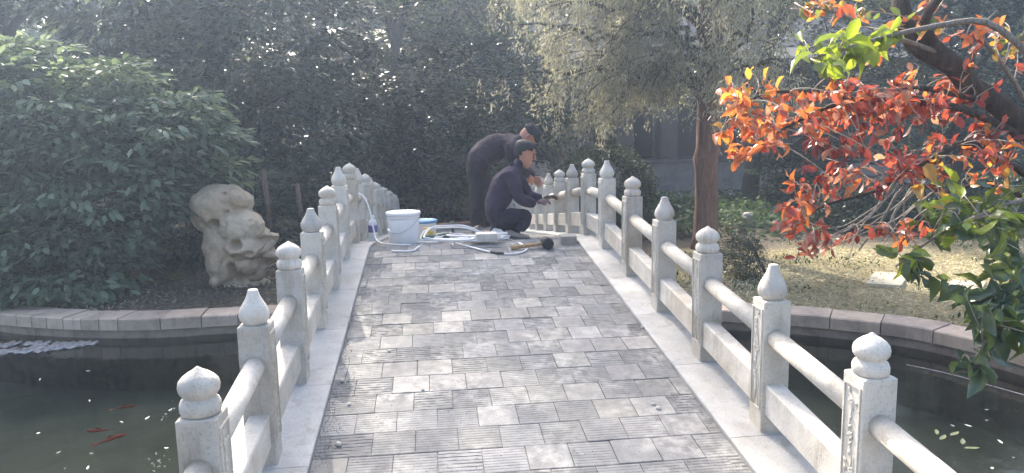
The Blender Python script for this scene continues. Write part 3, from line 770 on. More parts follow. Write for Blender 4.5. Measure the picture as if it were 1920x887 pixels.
def leafy_tree(name, label, base, wood, blobs, Lr, per, seed, aspect, droop):
    g = np.random.default_rng(seed); gr = random.Random(seed)
    root = thing(name, label, 'tree', base)
    nodes = []
    for kind, r0, r1, bm_, pts in wood:
        P = []
        W3 = [Vector(at_y(*p)) if p[1] is not None and len(p) == 3 and not isinstance(p[0], str) else Vector(p[1:]) for p in pts]
        for i in range(len(W3) - 1):
            for t in np.linspace(0, 1, 6)[:-1]: P.append(W3[i].lerp(W3[i+1], t) + Vector(g.normal(size=3)) * r1 * .8)
        P.append(W3[-1])
        for _ in range(2):
            P = [P[0]] + [(P[i-1] + P[i] * 2 + P[i+1]) / 4 for i in range(1, len(P) - 1)] + [P[-1]]
        mb = MB(); mb.tube(P, [r0 + (r1 - r0) * i / (len(P) - 1) for i in range(len(P))], 9 if r0 > .03 else 6)
        child(mb.build(kind, bm_), root); nodes += P
    nodes_np = np.array(nodes)
    twigs = MB(); rows = []
    for (px, py, rx, ry, n, Y, pal) in blobs:
        for _ in range(int(n * 1.15)):
            a = gr.uniform(0, 6.283); q = math.sqrt(gr.random()) * 1.15
            c = Vector(at_y(px + math.cos(a) * q * rx, py + math.sin(a) * q * ry, Y + gr.gauss(0, .22)))
            d2 = np.linalg.norm(nodes_np - np.array(c), axis=1); st = nodes[int(np.argmin(d2 + g.random(len(d2)) * .15))]
            md = st.lerp(c, .55) + Vector(g.normal(size=3)) * .05 + Vector((0, 0, .05))
            ln = bez(st, md, c, 6); twigs.tube(ln, [.0045, .004, .0035, .003, .0025, .002], 4)
            out = (c - st); out = out.normalized() if out.length > .02 else Vector((-1, 0, 0))
            for k in range(per + gr.randint(-1, 2)):
                back = gr.uniform(0, 1.) * min((c - st).length, .26)
                dv = out * gr.uniform(.1, .8) + Vector(g.normal(size=3)) * .62 + Vector((0, 0, -droop))
                nv = Vector(g.normal(size=3)) * .8 + Vector((0, -.2, .7))
                rows.append((c - out * back, dv.normalized(), nv, Lr * gr.uniform(.62, 1.25), gr.choice(pal)))
    tag(child(twigs.build('twigs', M['twig']), root), kind='stuff')
    key = sorted(range(len(rows)), key=lambda i: -rows[i][3] / (rows[i][0] - Vector(CAM)).length)
    part = set(key[:300]); lib = {}
    for k in PAL:
        for q in range(2):
            cv = BIG[0].copy(); cv[:, 2] += -.42 * (cv[:, 0] ** 2) * (1 if q else -.35) + .25 * np.abs(cv[:, 1]); cv[:, 1] *= aspect * (1 if q else .85)
            mb = MB(); mb.add([tuple(v) for v in cv], BIG[1], True); lib[k, q] = mb.mesh('leaf', LM[k])
    bulk = {}
    for i, (p, d, nv, L, k) in enumerate(rows):
        s = nv.cross(d)
        if s.length < 1e-4: s = d.orthogonal()
        s.normalize(); n3 = d.cross(s)
        if i in part:
            o = link('leaf', lib[k, i % 2], None)
            mt = Matrix(((d.x*L, s.x*L, n3.x*L, p.x), (d.y*L, s.y*L, n3.y*L, p.y), (d.z*L, s.z*L, n3.z*L, p.z), (0, 0, 0, 1)))
            o.matrix_world = mt; o.parent = root; o.matrix_parent_inverse = Matrix.Translation(-Vector(base))
        else: bulk.setdefault(k, []).append((p, d, nv, L))
    mbs = MB(); keys = sorted(bulk)
    for q, k in enumerate(keys):
        mbs.cur = q; bb = bulk[k]
        V, fs, nt_, n = leaf_arrays([b_[0] for b_ in bb], [b_[1] for b_ in bb], [b_[2] for b_ in bb], np.array([b_[3] for b_ in bb]), np.array([b_[3] * aspect for b_ in bb]), BIG)
        for j in range(n): mbs.add(V[j*nt_:(j+1)*nt_], fs, True)
    if keys: tag(child(mbs.build('crown', [LM[k] for k in keys]), root), kind='stuff')
    return root
W_ = 'w'
leafy_tree('russet_tree', 'russet leaved tree with a thick dark limb and pale bare twigs over the pond', (6.0, 5.0, 0),
    [('trunk', .13, .08, M['bark_dark'], [(W_, 6.0, 5.0, -.05), (W_, 5.7, 4.9, 1.2), (W_, 4.6, 4.75, 2.15), (1925, 230, 4.7)]),
     ('limb', .078, .05, M['bark_dark'], [(1925, 230, 4.7), (1830, 165, 4.7), (1760, 105, 4.75), (1700, 40, 4.8), (1680, -40, 4.9), (1640, -160, 5)]),
     ('limb', .05, .02, M['bark_dark'], [(1770, 110, 4.75), (1720, 40, 4.6), (1790, -30, 4.5)]),
     ('branch', .028, .006, M['bark_dark'], [(1930, 260, 4.7), (1800, 200, 4.6), (1680, 180, 4.5), (1560, 195, 4.45), (1470, 240, 4.4), (1390, 290, 4.4)]),
     ('branch', .022, .005, M['bark_dark'], [(1850, 190, 4.7), (1720, 160, 4.5), (1620, 190, 4.4), (1520, 170, 4.35), (1420, 175, 4.35), (1360, 235, 4.3)]),
     ('branch', .025, .005, M['bark_dark'], [(1930, 330, 4.7), (1820, 260, 4.5), (1740, 300, 4.45), (1640, 360, 4.4), (1540, 385, 4.4), (1490, 420, 4.35)]),
     ('branch', .02, .004, M['bark_dark'], [(1930, 370, 4.6), (1820, 340, 4.5), (1740, 400, 4.45), (1690, 455, 4.4)]),
     ('branch', .016, .004, M['bark_grey'], [(1780, 310, 4.5), (1690, 350, 4.4), (1650, 420, 4.4), (1610, 470, 4.4)]),
     ('branch', .018, .005, M['bark_grey'], [(1760, 100, 4.7), (1650, 60, 4.5), (1560, 20, 4.5), (1490, 5, 4.5)]),
     ('branch', .018, .005, M['bark_grey'], [(1930, 200, 4.6), (1880, 120, 4.5), (1830, 60, 4.4), (1870, 20, 4.4)])] +
    [('bare_twig', .006, .002, M['twig'], [(1740 + dx, 330 + dy, 4.45), (1690 + dx * .6, 380 + dy * .8, 4.4), (1650 + dx * .4 + ex, 430 + dy * .5, 4.4), (1620 + ex * 1.6, 450 + fy, 4.38)])
        for dx, dy, ex, fy in ((0, 0, -30, 10), (-20, 15, 20, 25), (-40, -10, -50, -20), (15, 25, 10, 40), (-10, 40, -60, 20), (-60, 5, -20, 50), (10, -20, 40, 10), (-30, 30, 50, -10), (-80, 20, -40, -30), (-5, 10, -80, 40))],
    [(1405, 185, 50, 50, 11, 4.35, 'ooyor'), (1395, 270, 45, 45, 11, 4.35, 'ooyoor'), (1475, 235, 60, 55, 14, 4.4, 'oorrop'), (1550, 205, 70, 45, 13, 4.4, 'orrpo'),
     (1640, 165, 70, 45, 15, 4.45, 'rorpo'), (1560, 280, 70, 45, 9, 4.4, 'orcrop'), (1680, 240, 75, 60, 26, 4.45, 'rcrcpr'), (1760, 170, 60, 60, 15, 4.6, 'rcrop'), (1830, 230, 75, 75, 22, 4.6, 'rcrco'),
     (1640, 310, 85, 45, 18, 4.4, 'crpcr'), (1880, 290, 50, 60, 10, 4.5, 'oroy'), (1505, 385, 50, 55, 15, 4.35, 'rprop'), (1530, 440, 45, 28, 8, 4.35, 'pprp'), (1725, 440, 50, 25, 9, 4.4, 'prop'),
     (1550, 8, 80, 25, 7, 4.5, 'oyog'), (1690, 25, 90, 40, 11, 4.5, 'oorgy'), (1850, 85, 55, 45, 8, 4.5, 'oorp'), (1905, 30, 30, 30, 4, 4.4, 'oyg'), (1790, 330, 60, 30, 6, 4.5, 'ocy')],
    .082, 6, 5, .56, .25)
leafy_tree('big_leaf_tree', 'tree with large glossy green leaves drooping over the curved pond curb', (5.9, 3.6, 0),
    [('trunk', .11, .06, M['bark_dark'], [(W_, 5.9, 3.6, -.05), (W_, 5.6, 3.7, 1.1), (W_, 4.6, 3.85, 1.75), (2000, 350, 3.95)]),
     ('branch', .02, .005, M['bark_grey'], [(2000, 350, 3.95), (1900, 380, 3.9), (1820, 410, 3.9), (1740, 450, 3.9), (1680, 500, 3.9)]),
     ('branch', .02, .005, M['bark_grey'], [(2000, 350, 3.95), (1930, 480, 3.8), (1880, 560, 3.7), (1850, 640, 3.6), (1820, 680, 3.6)]),
     ('branch', .03, .005, M['bark_grey'], [(2000, 350, 3.95), (1980, 150, 4.0), (1850, 30, 4.1), (1700, 60, 4.2), (1600, 85, 4.2), (1520, 110, 4.2)])],
    [(1560, 95, 60, 35, 9, 4.2, 'llg'), (1620, 65, 50, 30, 5, 4.2, 'lgl'), (1860, 380, 60, 45, 8, 3.9, 'gldg'), (1790, 420, 60, 45, 6, 3.9, 'gdl'), (1885, 470, 50, 55, 12, 3.8, 'gdd'),
     (1850, 560, 60, 45, 9, 3.7, 'ddg'), (1895, 610, 35, 50, 9, 3.7, 'ddg'), (1840, 680, 40, 22, 3, 3.6, 'dd'), (1690, 495, 50, 30, 4, 3.9, 'gdl'), (1750, 350, 35, 30, 3, 3.95, 'lyg'), (1770, 540, 30, 25, 3, 3.8, 'dg')],
    .135, 4, 6, .58, .45)

# spiky plant by the rock
p = at_z(326, 526)
sp = thing('spiky_plant', 'small spiky rosette plant on the bank beside the pale rock', 'plant', p)
mat_sp = leaf_plain('spiky_leaf', (.13, .17, .08), .3)
for k in range(22):
    a = k * 2.4; el = .25 + .9 * (k / 22); L = .30 - .06 * (k / 22)
    d = Vector((math.cos(a) * math.cos(el), math.sin(a) * math.cos(el), math.sin(el))); s = d.cross(Vector((0, 0, 1))).normalized() * .013
    mb = MB(); mb.add([s * -.5, s * .5, d * L * .5 + s, d * L - Vector((0, 0, .03)), d * L * .5 - s], [(0, 1, 2, 3, 4)]); mb.build('leaf', mat_sp, sp, (0, 0, .01))
# ---------------------------------------------------------------- rock, pavilion, path and bank furniture
def evaluated(o):
    dg = bpy.context.evaluated_depsgraph_get(); dg.update()
    me = bpy.data.meshes.new_from_object(o.evaluated_get(dg)); bpy.data.objects.remove(o); return me
def scholar_rock():
    Y = 11.0; S = 3.55
    def Z(zx, zy, dy=0.): return Vector(at_y(340 + zx / S, 310 + zy / S, Y + dy))
    mpx = Y / FPX / S
    mb = MB()
    def ell(zx, zy, rx, rz, ry, dy=0., tilt=0.):
        c = Z(zx, zy, dy); rings = []
        for k in range(1, 12):
            th = math.pi * k / 12; ring = []
            for i in range(16):
                a = 2 * math.pi * i / 16
                x, y, z = rx * mpx * math.sin(th) * math.cos(a), ry * math.sin(th) * math.sin(a), -rz * mpx * math.cos(th)
                ring.append((c.x + x * math.cos(tilt) + z * math.sin(tilt), c.y + y, c.z - x * math.sin(tilt) + z * math.cos(tilt)))
            rings.append(ring)
        mb.loft(rings, True, True, False)
    ell(340, 500, 165, 260, .30, .06, .25); ell(290, 640, 120, 170, .28, .02); ell(470, 590, 120, 130, .28, .02); ell(255, 285, 180, 150, .34, .05, .2); ell(330, 230, 140, 95, .28, .02, .3); ell(140, 320, 70, 120, .26, .1); ell(400, 420, 145, 125, .34, -.10, .35); ell(215, 470, 60, 150, .22, .08, .1)
    ell(420, 540, 135, 85, .34, -.16, .1); ell(250, 660, 75, 120, .26, -.06, .1); ell(240, 760, 50, 60, .20, -.10); ell(430, 640, 110, 85, .30, -.10, .25); ell(350, 720, 90, 70, .2, .08); ell(470, 700, 80, 75, .22, .02); ell(560, 600, 75, 75, .24, .10); ell(530, 480, 60, 70, .24, -.02); ell(400, 790, 200, 40, .30, .12)
    me = mb.mesh('rock_raw', M['rock']); o = link('rock_raw', me)
    md = o.modifiers.new('r', 'REMESH'); md.mode = 'VOXEL'; md.voxel_size = .015; md.use_smooth_shade = True
    sm = o.modifiers.new('s', 'SMOOTH'); sm.iterations = 4; sm.factor = .5
    for nm, ty, size, st in (('rock_big', 'CLOUDS', .34, .10), ('rock_fold', 'VORONOI', .20, .035), ('rock_fine', 'CLOUDS', .055, .03)):
        tx = bpy.data.textures.new(nm, ty); tx.noise_scale = size
        d = o.modifiers.new(nm, 'DISPLACE'); d.texture = tx; d.strength = st; d.mid_level = .5; d.texture_coords = 'GLOBAL'
    me = evaluated(o)
    V = np.empty(len(me.vertices) * 3, np.float32); me.vertices.foreach_get('co', V); V = V.reshape(-1, 3).astype(float)
    view = np.array([.25, .97, .0])
    for zx, zy, dy, r, dep, ax in ((345, 540, -.5, 30, .16, 1.35), (535, 530, -.35, 42, .20, 1.), (212, 392, -.25, 26, .12, 1.2), (372, 615, -.45, 24, .10, 1.6), (325, 690, -.35, 36, .18, .8), (380, 745, -.3, 30, .12, 1.4), (290, 318, -.3, 12, .06, 1.), (265, 200, -.3, 12, .05, 1.2), (450, 590, -.45, 16, .05, 1.5), (505, 650, -.3, 30, .08, 1.), (380, 295, -.3, 14, .06, 2.5), (560, 660, -.2, 30, .12, 1.2)):
        c = np.array(Z(zx, zy, dy)); rr = r * mpx
        dx = (V[:, 0] - c[0]) / (rr * ax); dz = (V[:, 2] - c[2]) / rr
        wgt = 1.5 * np.exp(-(dx * dx + dz * dz) ** 2.5) * (V[:, 1] < Y + .15)
        V += view[None] * (wgt * dep)[:, None]
    # long crease between the dome and the brow
    for q in range(26):
        t = q / 25; zx = 190 + t * 290; zy = 470 - 190 * math.sin(t * 2.2) ; c = np.array(Z(zx, zy))
        d2 = ((V[:, 0] - c[0]) ** 2 + (V[:, 2] - c[2]) ** 2) / (13 * mpx) ** 2
        V += view[None] * (np.exp(-d2) * .016 * (V[:, 1] < Y))[:, None]
    V[:, 2] = np.maximum(V[:, 2], -.05)
    p0 = np.array([Z(380, 800).x, Y, 0.]); V -= p0
    me.vertices.foreach_set('co', V.astype(np.float32).ravel()); me.update(); me.name = 'scholar_rock'
    for pl in me.polygons: pl.use_smooth = True
    if not me.materials: me.materials.append(M['rock'])
    low = min(V[:, 2])
    tag(link('scholar_rock', me, None, (p0[0], p0[1], -.03 - low if low > 0 else 0)), 'tall pale weathered garden rock pierced by dark hollows on the bank', 'rock')
scholar_rock()

M['wood_old'] = bark('weathered_wood', (.22, .15, .11), 14)
for px, py0, py1, Y, lab in ((497, 318, 440, 12.9, 'taller brown wooden stake behind the pale rock'), (560, 345, 432, 13.6, 'shorter brown wooden stake nearer the balustrade than the tall one'), (706, 322, 360, 19.6, 'thin pale stake in the shrubs behind the balustrade crest')):
    p = at_y(px, py0, Y); mb = MB(); r = 5 * Y / FPX
    mb.tube([(0, 0, -.05), (.01, 0, p[2] * .5), (-.015 * 2, 0, p[2])], [r * 1.05, r, r * .92], 10, True)
    mb.lathe([(r * .5, 0), (r * .3, .015)], (-.03, 0, p[2]), 10)
    tag(mb.build('wooden_stake', M['wood_old'], None, (p[0], Y, 0)), lab, 'stake')

M['pav_stone'] = stone_mat('terrace_stone', (.33, .30, .295), (.22, .20, .20), .5, 3., .3)
M['pav_col'] = stone_mat('column_stone', (.18, .15, .145), (.13, .11, .11), .5, 3., .3)
M['pav_dark'] = plain('dark_lacquer_wood', (.055, .035, .03), .5)
M['roof_tile'] = plain('roof_tile', (.09, .09, .095), .7)
M['path'] = stone_mat('pale_path_stone', (.36, .365, .375), (.26, .25, .24), .5, 3., .2)
YB = 23.6
pv = thing('pavilion', 'shaded garden pavilion on a stone terrace behind the reddish trunk', 'pavilion', (9.5, YB, 0))
def pbox(name, lo, hi, mat, ch=0): mb = MB(); mb.box(lo, hi, ch); return child(mb.build(name, mat), pv)
zt = float(at_y(1230, 300, YB)[2]); xl = float(at_y(1222, 330, YB)[0]); xr = float(at_y(1470, 330, YB)[0]) + 6
pbox('terrace_base', (xl - 3.4, YB, 0), (xr, YB + 6, zt - .12), M['pav_stone'])
pbox('terrace_plinth', (xl - 3.5, YB - .12, 0), (xr + .1, YB - .003, .30), M['pav_stone'])
k = 0; x = xl - 3.45
while x < xr:
    pbox('coping_stone', (x, YB - .10, zt - .118), (min(x + 1.28, xr + .05), YB + .5, zt), M['pav_col'], .02); x += 1.285
for px in (1092, 1168, 1250, 1420, 1560):
    xc = float(at_y(px, 270, YB + .9)[0]); col_ = pbox('column', (xc - .30, YB + .6, zt - .05), (xc + .30, YB + 1.2, 3.9), M['pav_col'], .03)
    mb = MB(); mb.box((xc - .38, YB + .52, zt - .01), (xc + .38, YB + 1.28, zt + .16), .02)
    bs = mb.build('column_base', M['pav_col']); bs.parent = col_; bs.matrix_parent_inverse = Matrix.Translation(-Vector(pv.location))
pbox('lintel', (xl - 3.5, YB + .5, 3.9), (xr, YB + 1.3, 4.4), M['pav_dark'])
pbox('back_wall', (xl - 3.4, YB + 4.2, zt - .1), (xr - .05, YB + 4.5, 4.0), M['pav_dark'])
for x in np.arange(xl - 2.5, xr - 1, 1.9):
    pbox('door_leaf', (x, YB + 4.14, zt - .1), (x + .85, YB + 4.19, 3.3), M['pav_col'])
mb = MB(); mb.loft([[(xl - 4.5, y, z) , (xr + 1, y, z), (xr + 1, y, z + .18), (xl - 4.5, y, z + .18)] for y, z in ((YB - .9, 4.1), (YB + .8, 4.6), (YB + 3, 6.0), (YB + 6.9, 4.1))], True, True, False)
child(mb.build('roof', M['roof_tile']), pv)
mb = MB(); mb.box((4.0, 21.3, .004), (17.5, YB - .13, .04)); tag(mb.build('path', M['path']), kind='structure')
for (px, py, Y, wpx, hgt, lab) in ((1466, 366, 20.2, 26, .78, 'pale square stone pillar at the edge of the ground cover'),):
    p = at_y(px, py, Y); w2 = wpx * Y / FPX; t = thing('stone_pillar', lab, 'pillar', (p[0], Y, 0))
    mb = MB(); mb.box((-w2, -.2, 0), (w2, .2, hgt), .012); mb.build('shaft', M['path'], t)
    mb = MB(); mb.box((-w2 - .05, -.25, hgt - .002), (w2 + .05, .25, hgt + .09), .015); mb.build('cap', M['path'], t)
    mb = MB(); mb.box((.02, -.206, .12), (w2 - .06, -.195, .42)); mb.build('dark_plate', M['pav_dark'], t)
p = at_z(1403, 424); t = thing('stone_stump', 'short round stone stump standing in the green ground cover', 'stump', (p[0], p[1], 0))
mb = MB(); mb.lathe([(.15, -.02), (.155, .05), (.145, .2), (.13, .27), (.10, .30), (.02, .31)], n=20, mod=lambda a, k, z: .05 * math.sin(a * 3 + k)); mb.build('stump_body', M['pav_stone'], t)
mb = MB(); mb.lathe([(.158, .16), (.165, .18), (.156, .2)], n=20); mb.build('stump_band', M['pav_stone'], t)
p = at_z(1437, 402); mb = MB(); mb.tube([(0, 0, 0), (.01, 0, .9), (0, 0, 1.75)], [.014, .013, .010], 6)
tag(mb.build('thin_stake', M['bark_dark'], None, (p[0], p[1], 0)), 'thin dark upright stake in the green ground cover', 'stake')
M['slabstone'] = stone_mat('stepping_stone', (.47, .43, .34), (.36, .31, .22), .5, 6., .3)
for pts, lab in ((((1622, 530), (1690, 535), (1707, 512), (1640, 509)), 'square pale stepping slab lying alone on the straw'),
                 (((1765, 545), (1835, 551), (1850, 528), (1785, 524)), 'pale stepping slab on the straw half hidden by big green leaves')):
    P = [at_z(*q, .05) for q in pts]; c = np.mean(P, axis=0)
    mb = MB(); mb.loft([[(q[0] - c[0], q[1] - c[1], z) for q in P] for z in (0, .05)] + [[((q[0] - c[0]) * .97, (q[1] - c[1]) * .97, .056) for q in P]], True, True, False)
    tag(mb.build('stepping_slab', M['slabstone'], None, (c[0], c[1], -.005)), lab, 'slab', 'stepping slabs on the bank')
# timber edging beside the reddish trunk
p = at_z(1255, 446); mb = MB(); mb.box((-.9, -.05, 0), (.9, .05, .10), .01)
tag(mb.build('timber_edging', M['wood_old'], None, (p[0] + .2, p[1], 0), (0, 0, .12)), 'low timber edging board beside the reddish trunk', 'edging')

# ---------------------------------------------------------------- on and in the pond
M['pad'] = plain('lily_pad', (.34, .32, .32), .35, .3, 25, .2, .003, 0, .6)
pads = [(12, 640, .13), (28, 648, .12), (8, 655, .10), (36, 634, .09), (58, 648, .11), (76, 643, .13), (92, 646, .12), (104, 638, .13), (118, 641, .12), (132, 636, .11), (148, 638, .12), (163, 634, .10), (178, 634, .09), (88, 634, .10), (70, 634, .09)]
for k, (px, py, r) in enumerate(pads):
    p = at_z(px, py + 6, WATER); p[1] -= .12; mb = MB(); g = random.Random(k); nn = 18; a0 = g.uniform(0, 6.28)
    out = [(r * (1 + .05 * math.sin(3 * a0 + 5 * i)) * math.cos(a0 + .25 + i * (2 * math.pi - .5) / (nn - 1)), r * math.sin(a0 + .25 + i * (2 * math.pi - .5) / (nn - 1)), .012 + .01 * math.sin(i * 1.7)) for i in range(nn)]
    mb.add([(0, 0, .006)] + out + [(0, 0, -.004)] + [(x * .96, y * .96, z - .008) for x, y, z in out], [(0, i, i + 1) for i in range(1, nn)] + [(nn + 1, nn + 2 + i, nn + 1 + i) for i in range(1, nn)] + [(i, nn + 1 + i, nn + 2 + i, i + 1) for i in range(1, nn)], True)
    tag(mb.build('lily_pad', M['pad'], None, (p[0], p[1], WATER + .004)), 'pale lily pad floating against the pond wall below the huge shrub', 'lily pad', 'lily pads by the pond wall')
M['koi'] = plain('koi_red', (.50, .06, .03), .4, .3, 12, 0)
M['koi_pale'] = plain('koi_orange', (.40, .12, .06), .4, .3, 12, 0)
def koi(px, py, ang, L, mat, lab):
    p = at_z(px, py, WATER); t = thing('koi', lab, 'fish', (p[0], p[1], WATER - .08), (0, 0, ang), 'koi swimming in the pond')
    mb = MB(); prof = [(0, .004), (.05, .030), (.15, .052), (.32, .066), (.5, .060), (.7, .038), (.85, .02), (.92, .014)]
    mb.loft([[(L * (.5 - u), .05 * L * math.sin(u * 5) + r_ * L * 1.35 * math.cos(a), r_ * L * 1.1 * math.sin(a)) for a in np.linspace(0, 2 * math.pi, 11)[:-1]] for u, r_ in prof]); mb.build('body', mat, t)
    y0 = .05 * L * math.sin(4.6)
    for nm, pts in (('tail_fin', [(-.40, 0, .0), (-.60, .10, .03), (-.54, 0, .01), (-.60, -.10, -.02)]), ('side_fin', [(.2, .08, 0), (.05, .19, -.01), (.1, .08, -.01)]), ('side_fin', [(.2, -.08, 0), (.05, -.19, -.01), (.1, -.08, -.01)]), ('back_fin', [(.15, .03, .07), (-.02, .03, .13), (-.15, .0, .05)])):
        mb = MB(); P = [(x * L, y * L + (y0 if nm == 'tail_fin' else 0), z * L) for x, y, z in pts]; n = len(P)
        mb.add(P + [(x, y, z - .004) for x, y, z in P], [tuple(range(n)), tuple(reversed(range(n, 2 * n)))] + [(i, n + i, n + (i + 1) % n, (i + 1) % n) for i in range(n)]); mb.build(nm, mat, t)
koi(182, 790, 3.0, .21, M['koi'], 'red koi swimming crosswise just beyond the slanting red koi')
koi(206, 806, .75, .25, M['koi'], 'long red koi slanting below the surface')
koi(232, 748, .3, .21, M['koi_pale'], 'faint orange koi swimming apart from the two red koi')
M['petal'] = plain('floating_fleck', (.62, .62, .55), .5, .2, 30, 0)  # off-white for the small flecks and pale leaves on the water
M['dead_leaf'] = leaf_plain('floating_leaf', (.20, .22, .12), .3)
gl_ = random.Random(4)
spots = [(75, 713, 0), (165, 697, 0), (168, 753, 0), (277, 785, 0), (72, 814, 0), (110, 850, 0), (172, 852, 0), (228, 793, 0), (122, 880, 0), (165, 879, 0), (312, 842, 0), (320, 770, 0), (311, 778, 0), (1756, 812, 1), (1768, 822, 1), (1790, 815, 1), (1805, 830, 1), (1822, 842, 1), (1786, 800, 0), (1815, 800, 0), (1850, 790, 0), (1875, 830, 0), (1850, 770, 0), (1900, 860, 0), (1860, 880, 0)] + \
    [(gl_.gauss(296, 14), gl_.gauss(872, 10), 2) for _ in range(16)] + [(gl_.gauss(312, 8), gl_.gauss(790, 28), 2) for _ in range(5)]
for px, py, kd in spots:
    p = at_z(px, py, WATER); mb = MB(); L = {0: gl_.uniform(.016, .03), 1: gl_.uniform(.045, .07), 2: gl_.uniform(.007, .013)}[kd]
    O6 = [(-L, 0, .002), (-.5 * L, -.30 * L, .006), (.3 * L, -.34 * L, .009), (L, .04 * L, .012), (.35 * L, .30 * L, .008), (-.45 * L, .31 * L, .006)]
    mb.add(O6 + [(0, 0, .004), (0, 0, -.003)], [(i, (i + 1) % 6, 6) for i in range(6)] + [((i + 1) % 6, i, 7) for i in range(6)])
    tag(mb.build('floating_leaf', M['dead_leaf'] if kd == 1 else M['petal'], None, (p[0], p[1], WATER + .003), (0, 0, gl_.uniform(0, 6))),
        {0: 'single pale fallen leaf floating on the dark pond', 1: 'larger olive fallen leaf floating on the pond beyond the repaired balustrade', 2: 'tiny white fleck floating beside the big bucket side balustrade post'}[kd], 'leaf', {0: 'fallen leaves on the pond', 1: 'olive leaves on the pond', 2: 'white flecks on the pond'}[kd])
mb = MB(); P = [Vector(at_z(px, py, WATER + .012)) for px, py in ((1700, 684), (1740, 692), (1800, 706), (1860, 724), (1925, 742), (2000, 768))]
mb.tube(P, .0045, 6); tag(mb.build('pond_rope', M['pad'], None), 'thin pale rope stretched over the pond below the drooping green leaves', 'rope')
# ---------------------------------------------------------------- tools and materials lying on the deck
def deck_at(px, py):                     # pixel -> point on the paving
    d = ray(px, py); t = 2.0
    while t < 20:
        p = CAM + d * t
        if p[2] <= top(p[1]) - .02: return Vector((p[0], p[1], top(p[1]) - .02))
        t += .004
    return Vector(p)
DK = lambda x, y: Vector((x, y, top(y) - .021))
M['white_plastic'] = plain('white_plastic', (.74, .74, .75), .38, .06, 8, .03)
M['wire'] = plain('bucket_wire', (.45, .45, .46), .4, .1, 20, 0, .001, .8)
M['blue_plastic'] = plain('blue_plastic', (.12, .30, .52), .4, .1)
M['yellow'] = plain('yellow_plastic', (.60, .42, .06), .5, .2)
M['purple'] = plain('purple_label', (.13, .10, .30), .5, .2)
M['cable'] = plain('white_cable', (.72, .72, .72), .45, .08, 30, 0)
M['black_rubber'] = plain('black_rubber', (.025, .025, .027), .6, .3)
M['tool_green'] = plain('tool_green', (.05, .12, .09), .45, .2)
M['tool_grey'] = plain('tool_grey', (.20, .20, .20), .4, .2, 20, .1, .002, .6)
M['handle_wood'] = bark('handle_wood', (.50, .34, .20), 25)
M['brick'] = stone_mat('grey_brick', (.32, .31, .29), (.42, .40, .36), .5, 14., .4)
M['white_block'] = stone_mat('pale_stone_block', (.58, .57, .54), (.45, .42, .36), .4, 14., .3)

# white bucket with lid and wire handle
b0 = deck_at(757, 459); b0.y += .17; b0 = DK(b0.x, b0.y)
bk = thing('bucket', 'large white lidded plastic bucket with a wire handle', 'bucket', b0); bk.scale = (.95, .95, .97)
mb = MB(); mb.lathe([(.146, 0), (.152, .006), (.160, .25), (.160, .268), (.168, .27), (.168, .282), (.160, .285), (.161, .30)], n=32); mb.build('bucket_body', M['white_plastic'], bk)
mb = MB(); mb.lathe([(.172, .296), (.176, .30), (.176, .322), (.170, .328), (.160, .323), (.02, .321)], n=32); mb.build('lid', M['white_plastic'], bk)
P = [Vector((.172 * math.cos(a), -.172 * math.sin(a) * .98, .285 - .14 * math.sin(a) ** 1.2 if True else 0)) for a in np.linspace(0.0, math.pi, 15)]
mb = MB(); mb.tube(P, .0028, 6); hd = mb.build('handle', M['wire'], bk, (0, 0, -.02), (0, 0, -.45))
mb = MB(); mb.tube([P[8], P[9], P[10]], .0095, 8); mb.build('grip', M['white_plastic'], hd)
# small bucket behind with blue rim
b1 = DK(float(at_y(797, 430, 7.65)[0]), 7.65)
bk2 = thing('small_bucket', 'small white tub with a blue rim behind the large bucket', 'bucket', b1)
mb = MB(); mb.lathe([(.10, 0), (.105, .005), (.122, .20), (.124, .205)], n=26); mb.build('bucket_body', M['white_plastic'], bk2)
mb = MB(); mb.lathe([(.118, .198), (.132, .203), (.133, .226), (.126, .23), (.116, .225), (.02, .222)], n=26); mb.build('rim', M['blue_plastic'], bk2)
# yellow pouch
yp = DK(float(at_y(803, 440, 7.3)[0]), 7.32); mb = MB()
mb.lathe([(.05, 0), (.075, .02), (.07, .06), (.05, .10), (.03, .13), (.04, .145), (.005, .15)], n=14, mod=lambda a, k, z: .18 * math.sin(a * 3 + k) + .1 * math.cos(a * 2))
tag(mb.build('yellow_pouch', M['yellow'], None, yp), 'crumpled yellow bag tucked between the tub and the grinder', 'bag')
# bottle
bp = Vector((-1.02, 7.75, top(7.75))); bt = thing('bottle', 'white plastic bottle with a purple label by the balustrade', 'bottle', bp)
mb = MB(); mb.lathe([(.042, 0), (.047, .006), (.047, .18), (.044, .20), (.028, .225), (.017, .235), (.017, .25)], n=20); mb.build('bottle_body', M['white_plastic'], bt)
mb = MB(); mb.lathe([(.0478, .095), (.0485, .097), (.0485, .168), (.0478, .17)], n=20); mb.build('label_band', M['purple'], bt)
mb = MB(); mb.lathe([(.019, .245), (.020, .25), (.020, .268), (.015, .272)], n=14); mb.build('cap', M['white_plastic'], bt)

def smooth_path(P, it=3):
    P = [Vector(p) for p in P]
    for _ in range(it):
        Q = [P[0]]
        for i in range(len(P) - 1): Q += [P[i].lerp(P[i+1], .25), P[i].lerp(P[i+1], .75)]
        P = Q + [P[-1]]
    return P
# cable hanging over the rail
xr_ = -GX
P = [(xr_ - .06, 7.6, top(7.6) + .30), (xr_ - .05, 7.62, top(7.6) + .47), (xr_ + .02, 7.64, top(7.64) + .515), (xr_ + .10, 7.60, top(7.6) + .47), (xr_ + .16, 7.5, top(7.5) + .30), (xr_ + .19, 7.42, top(7.4) + .10), (xr_ + .22, 7.3, top(7.3) + .012), (xr_ + .30, 7.0, top(7.) - .008), (xr_ + .45, 6.8, top(6.8) - .010), (-.60, 6.78, top(6.8) - .012)]
mb = MB(); mb.tube(smooth_path(P), .008, 7); tag(mb.build('hanging_cable', M['cable'], None), 'white cable hung over the handrail behind the bottle', 'cable')
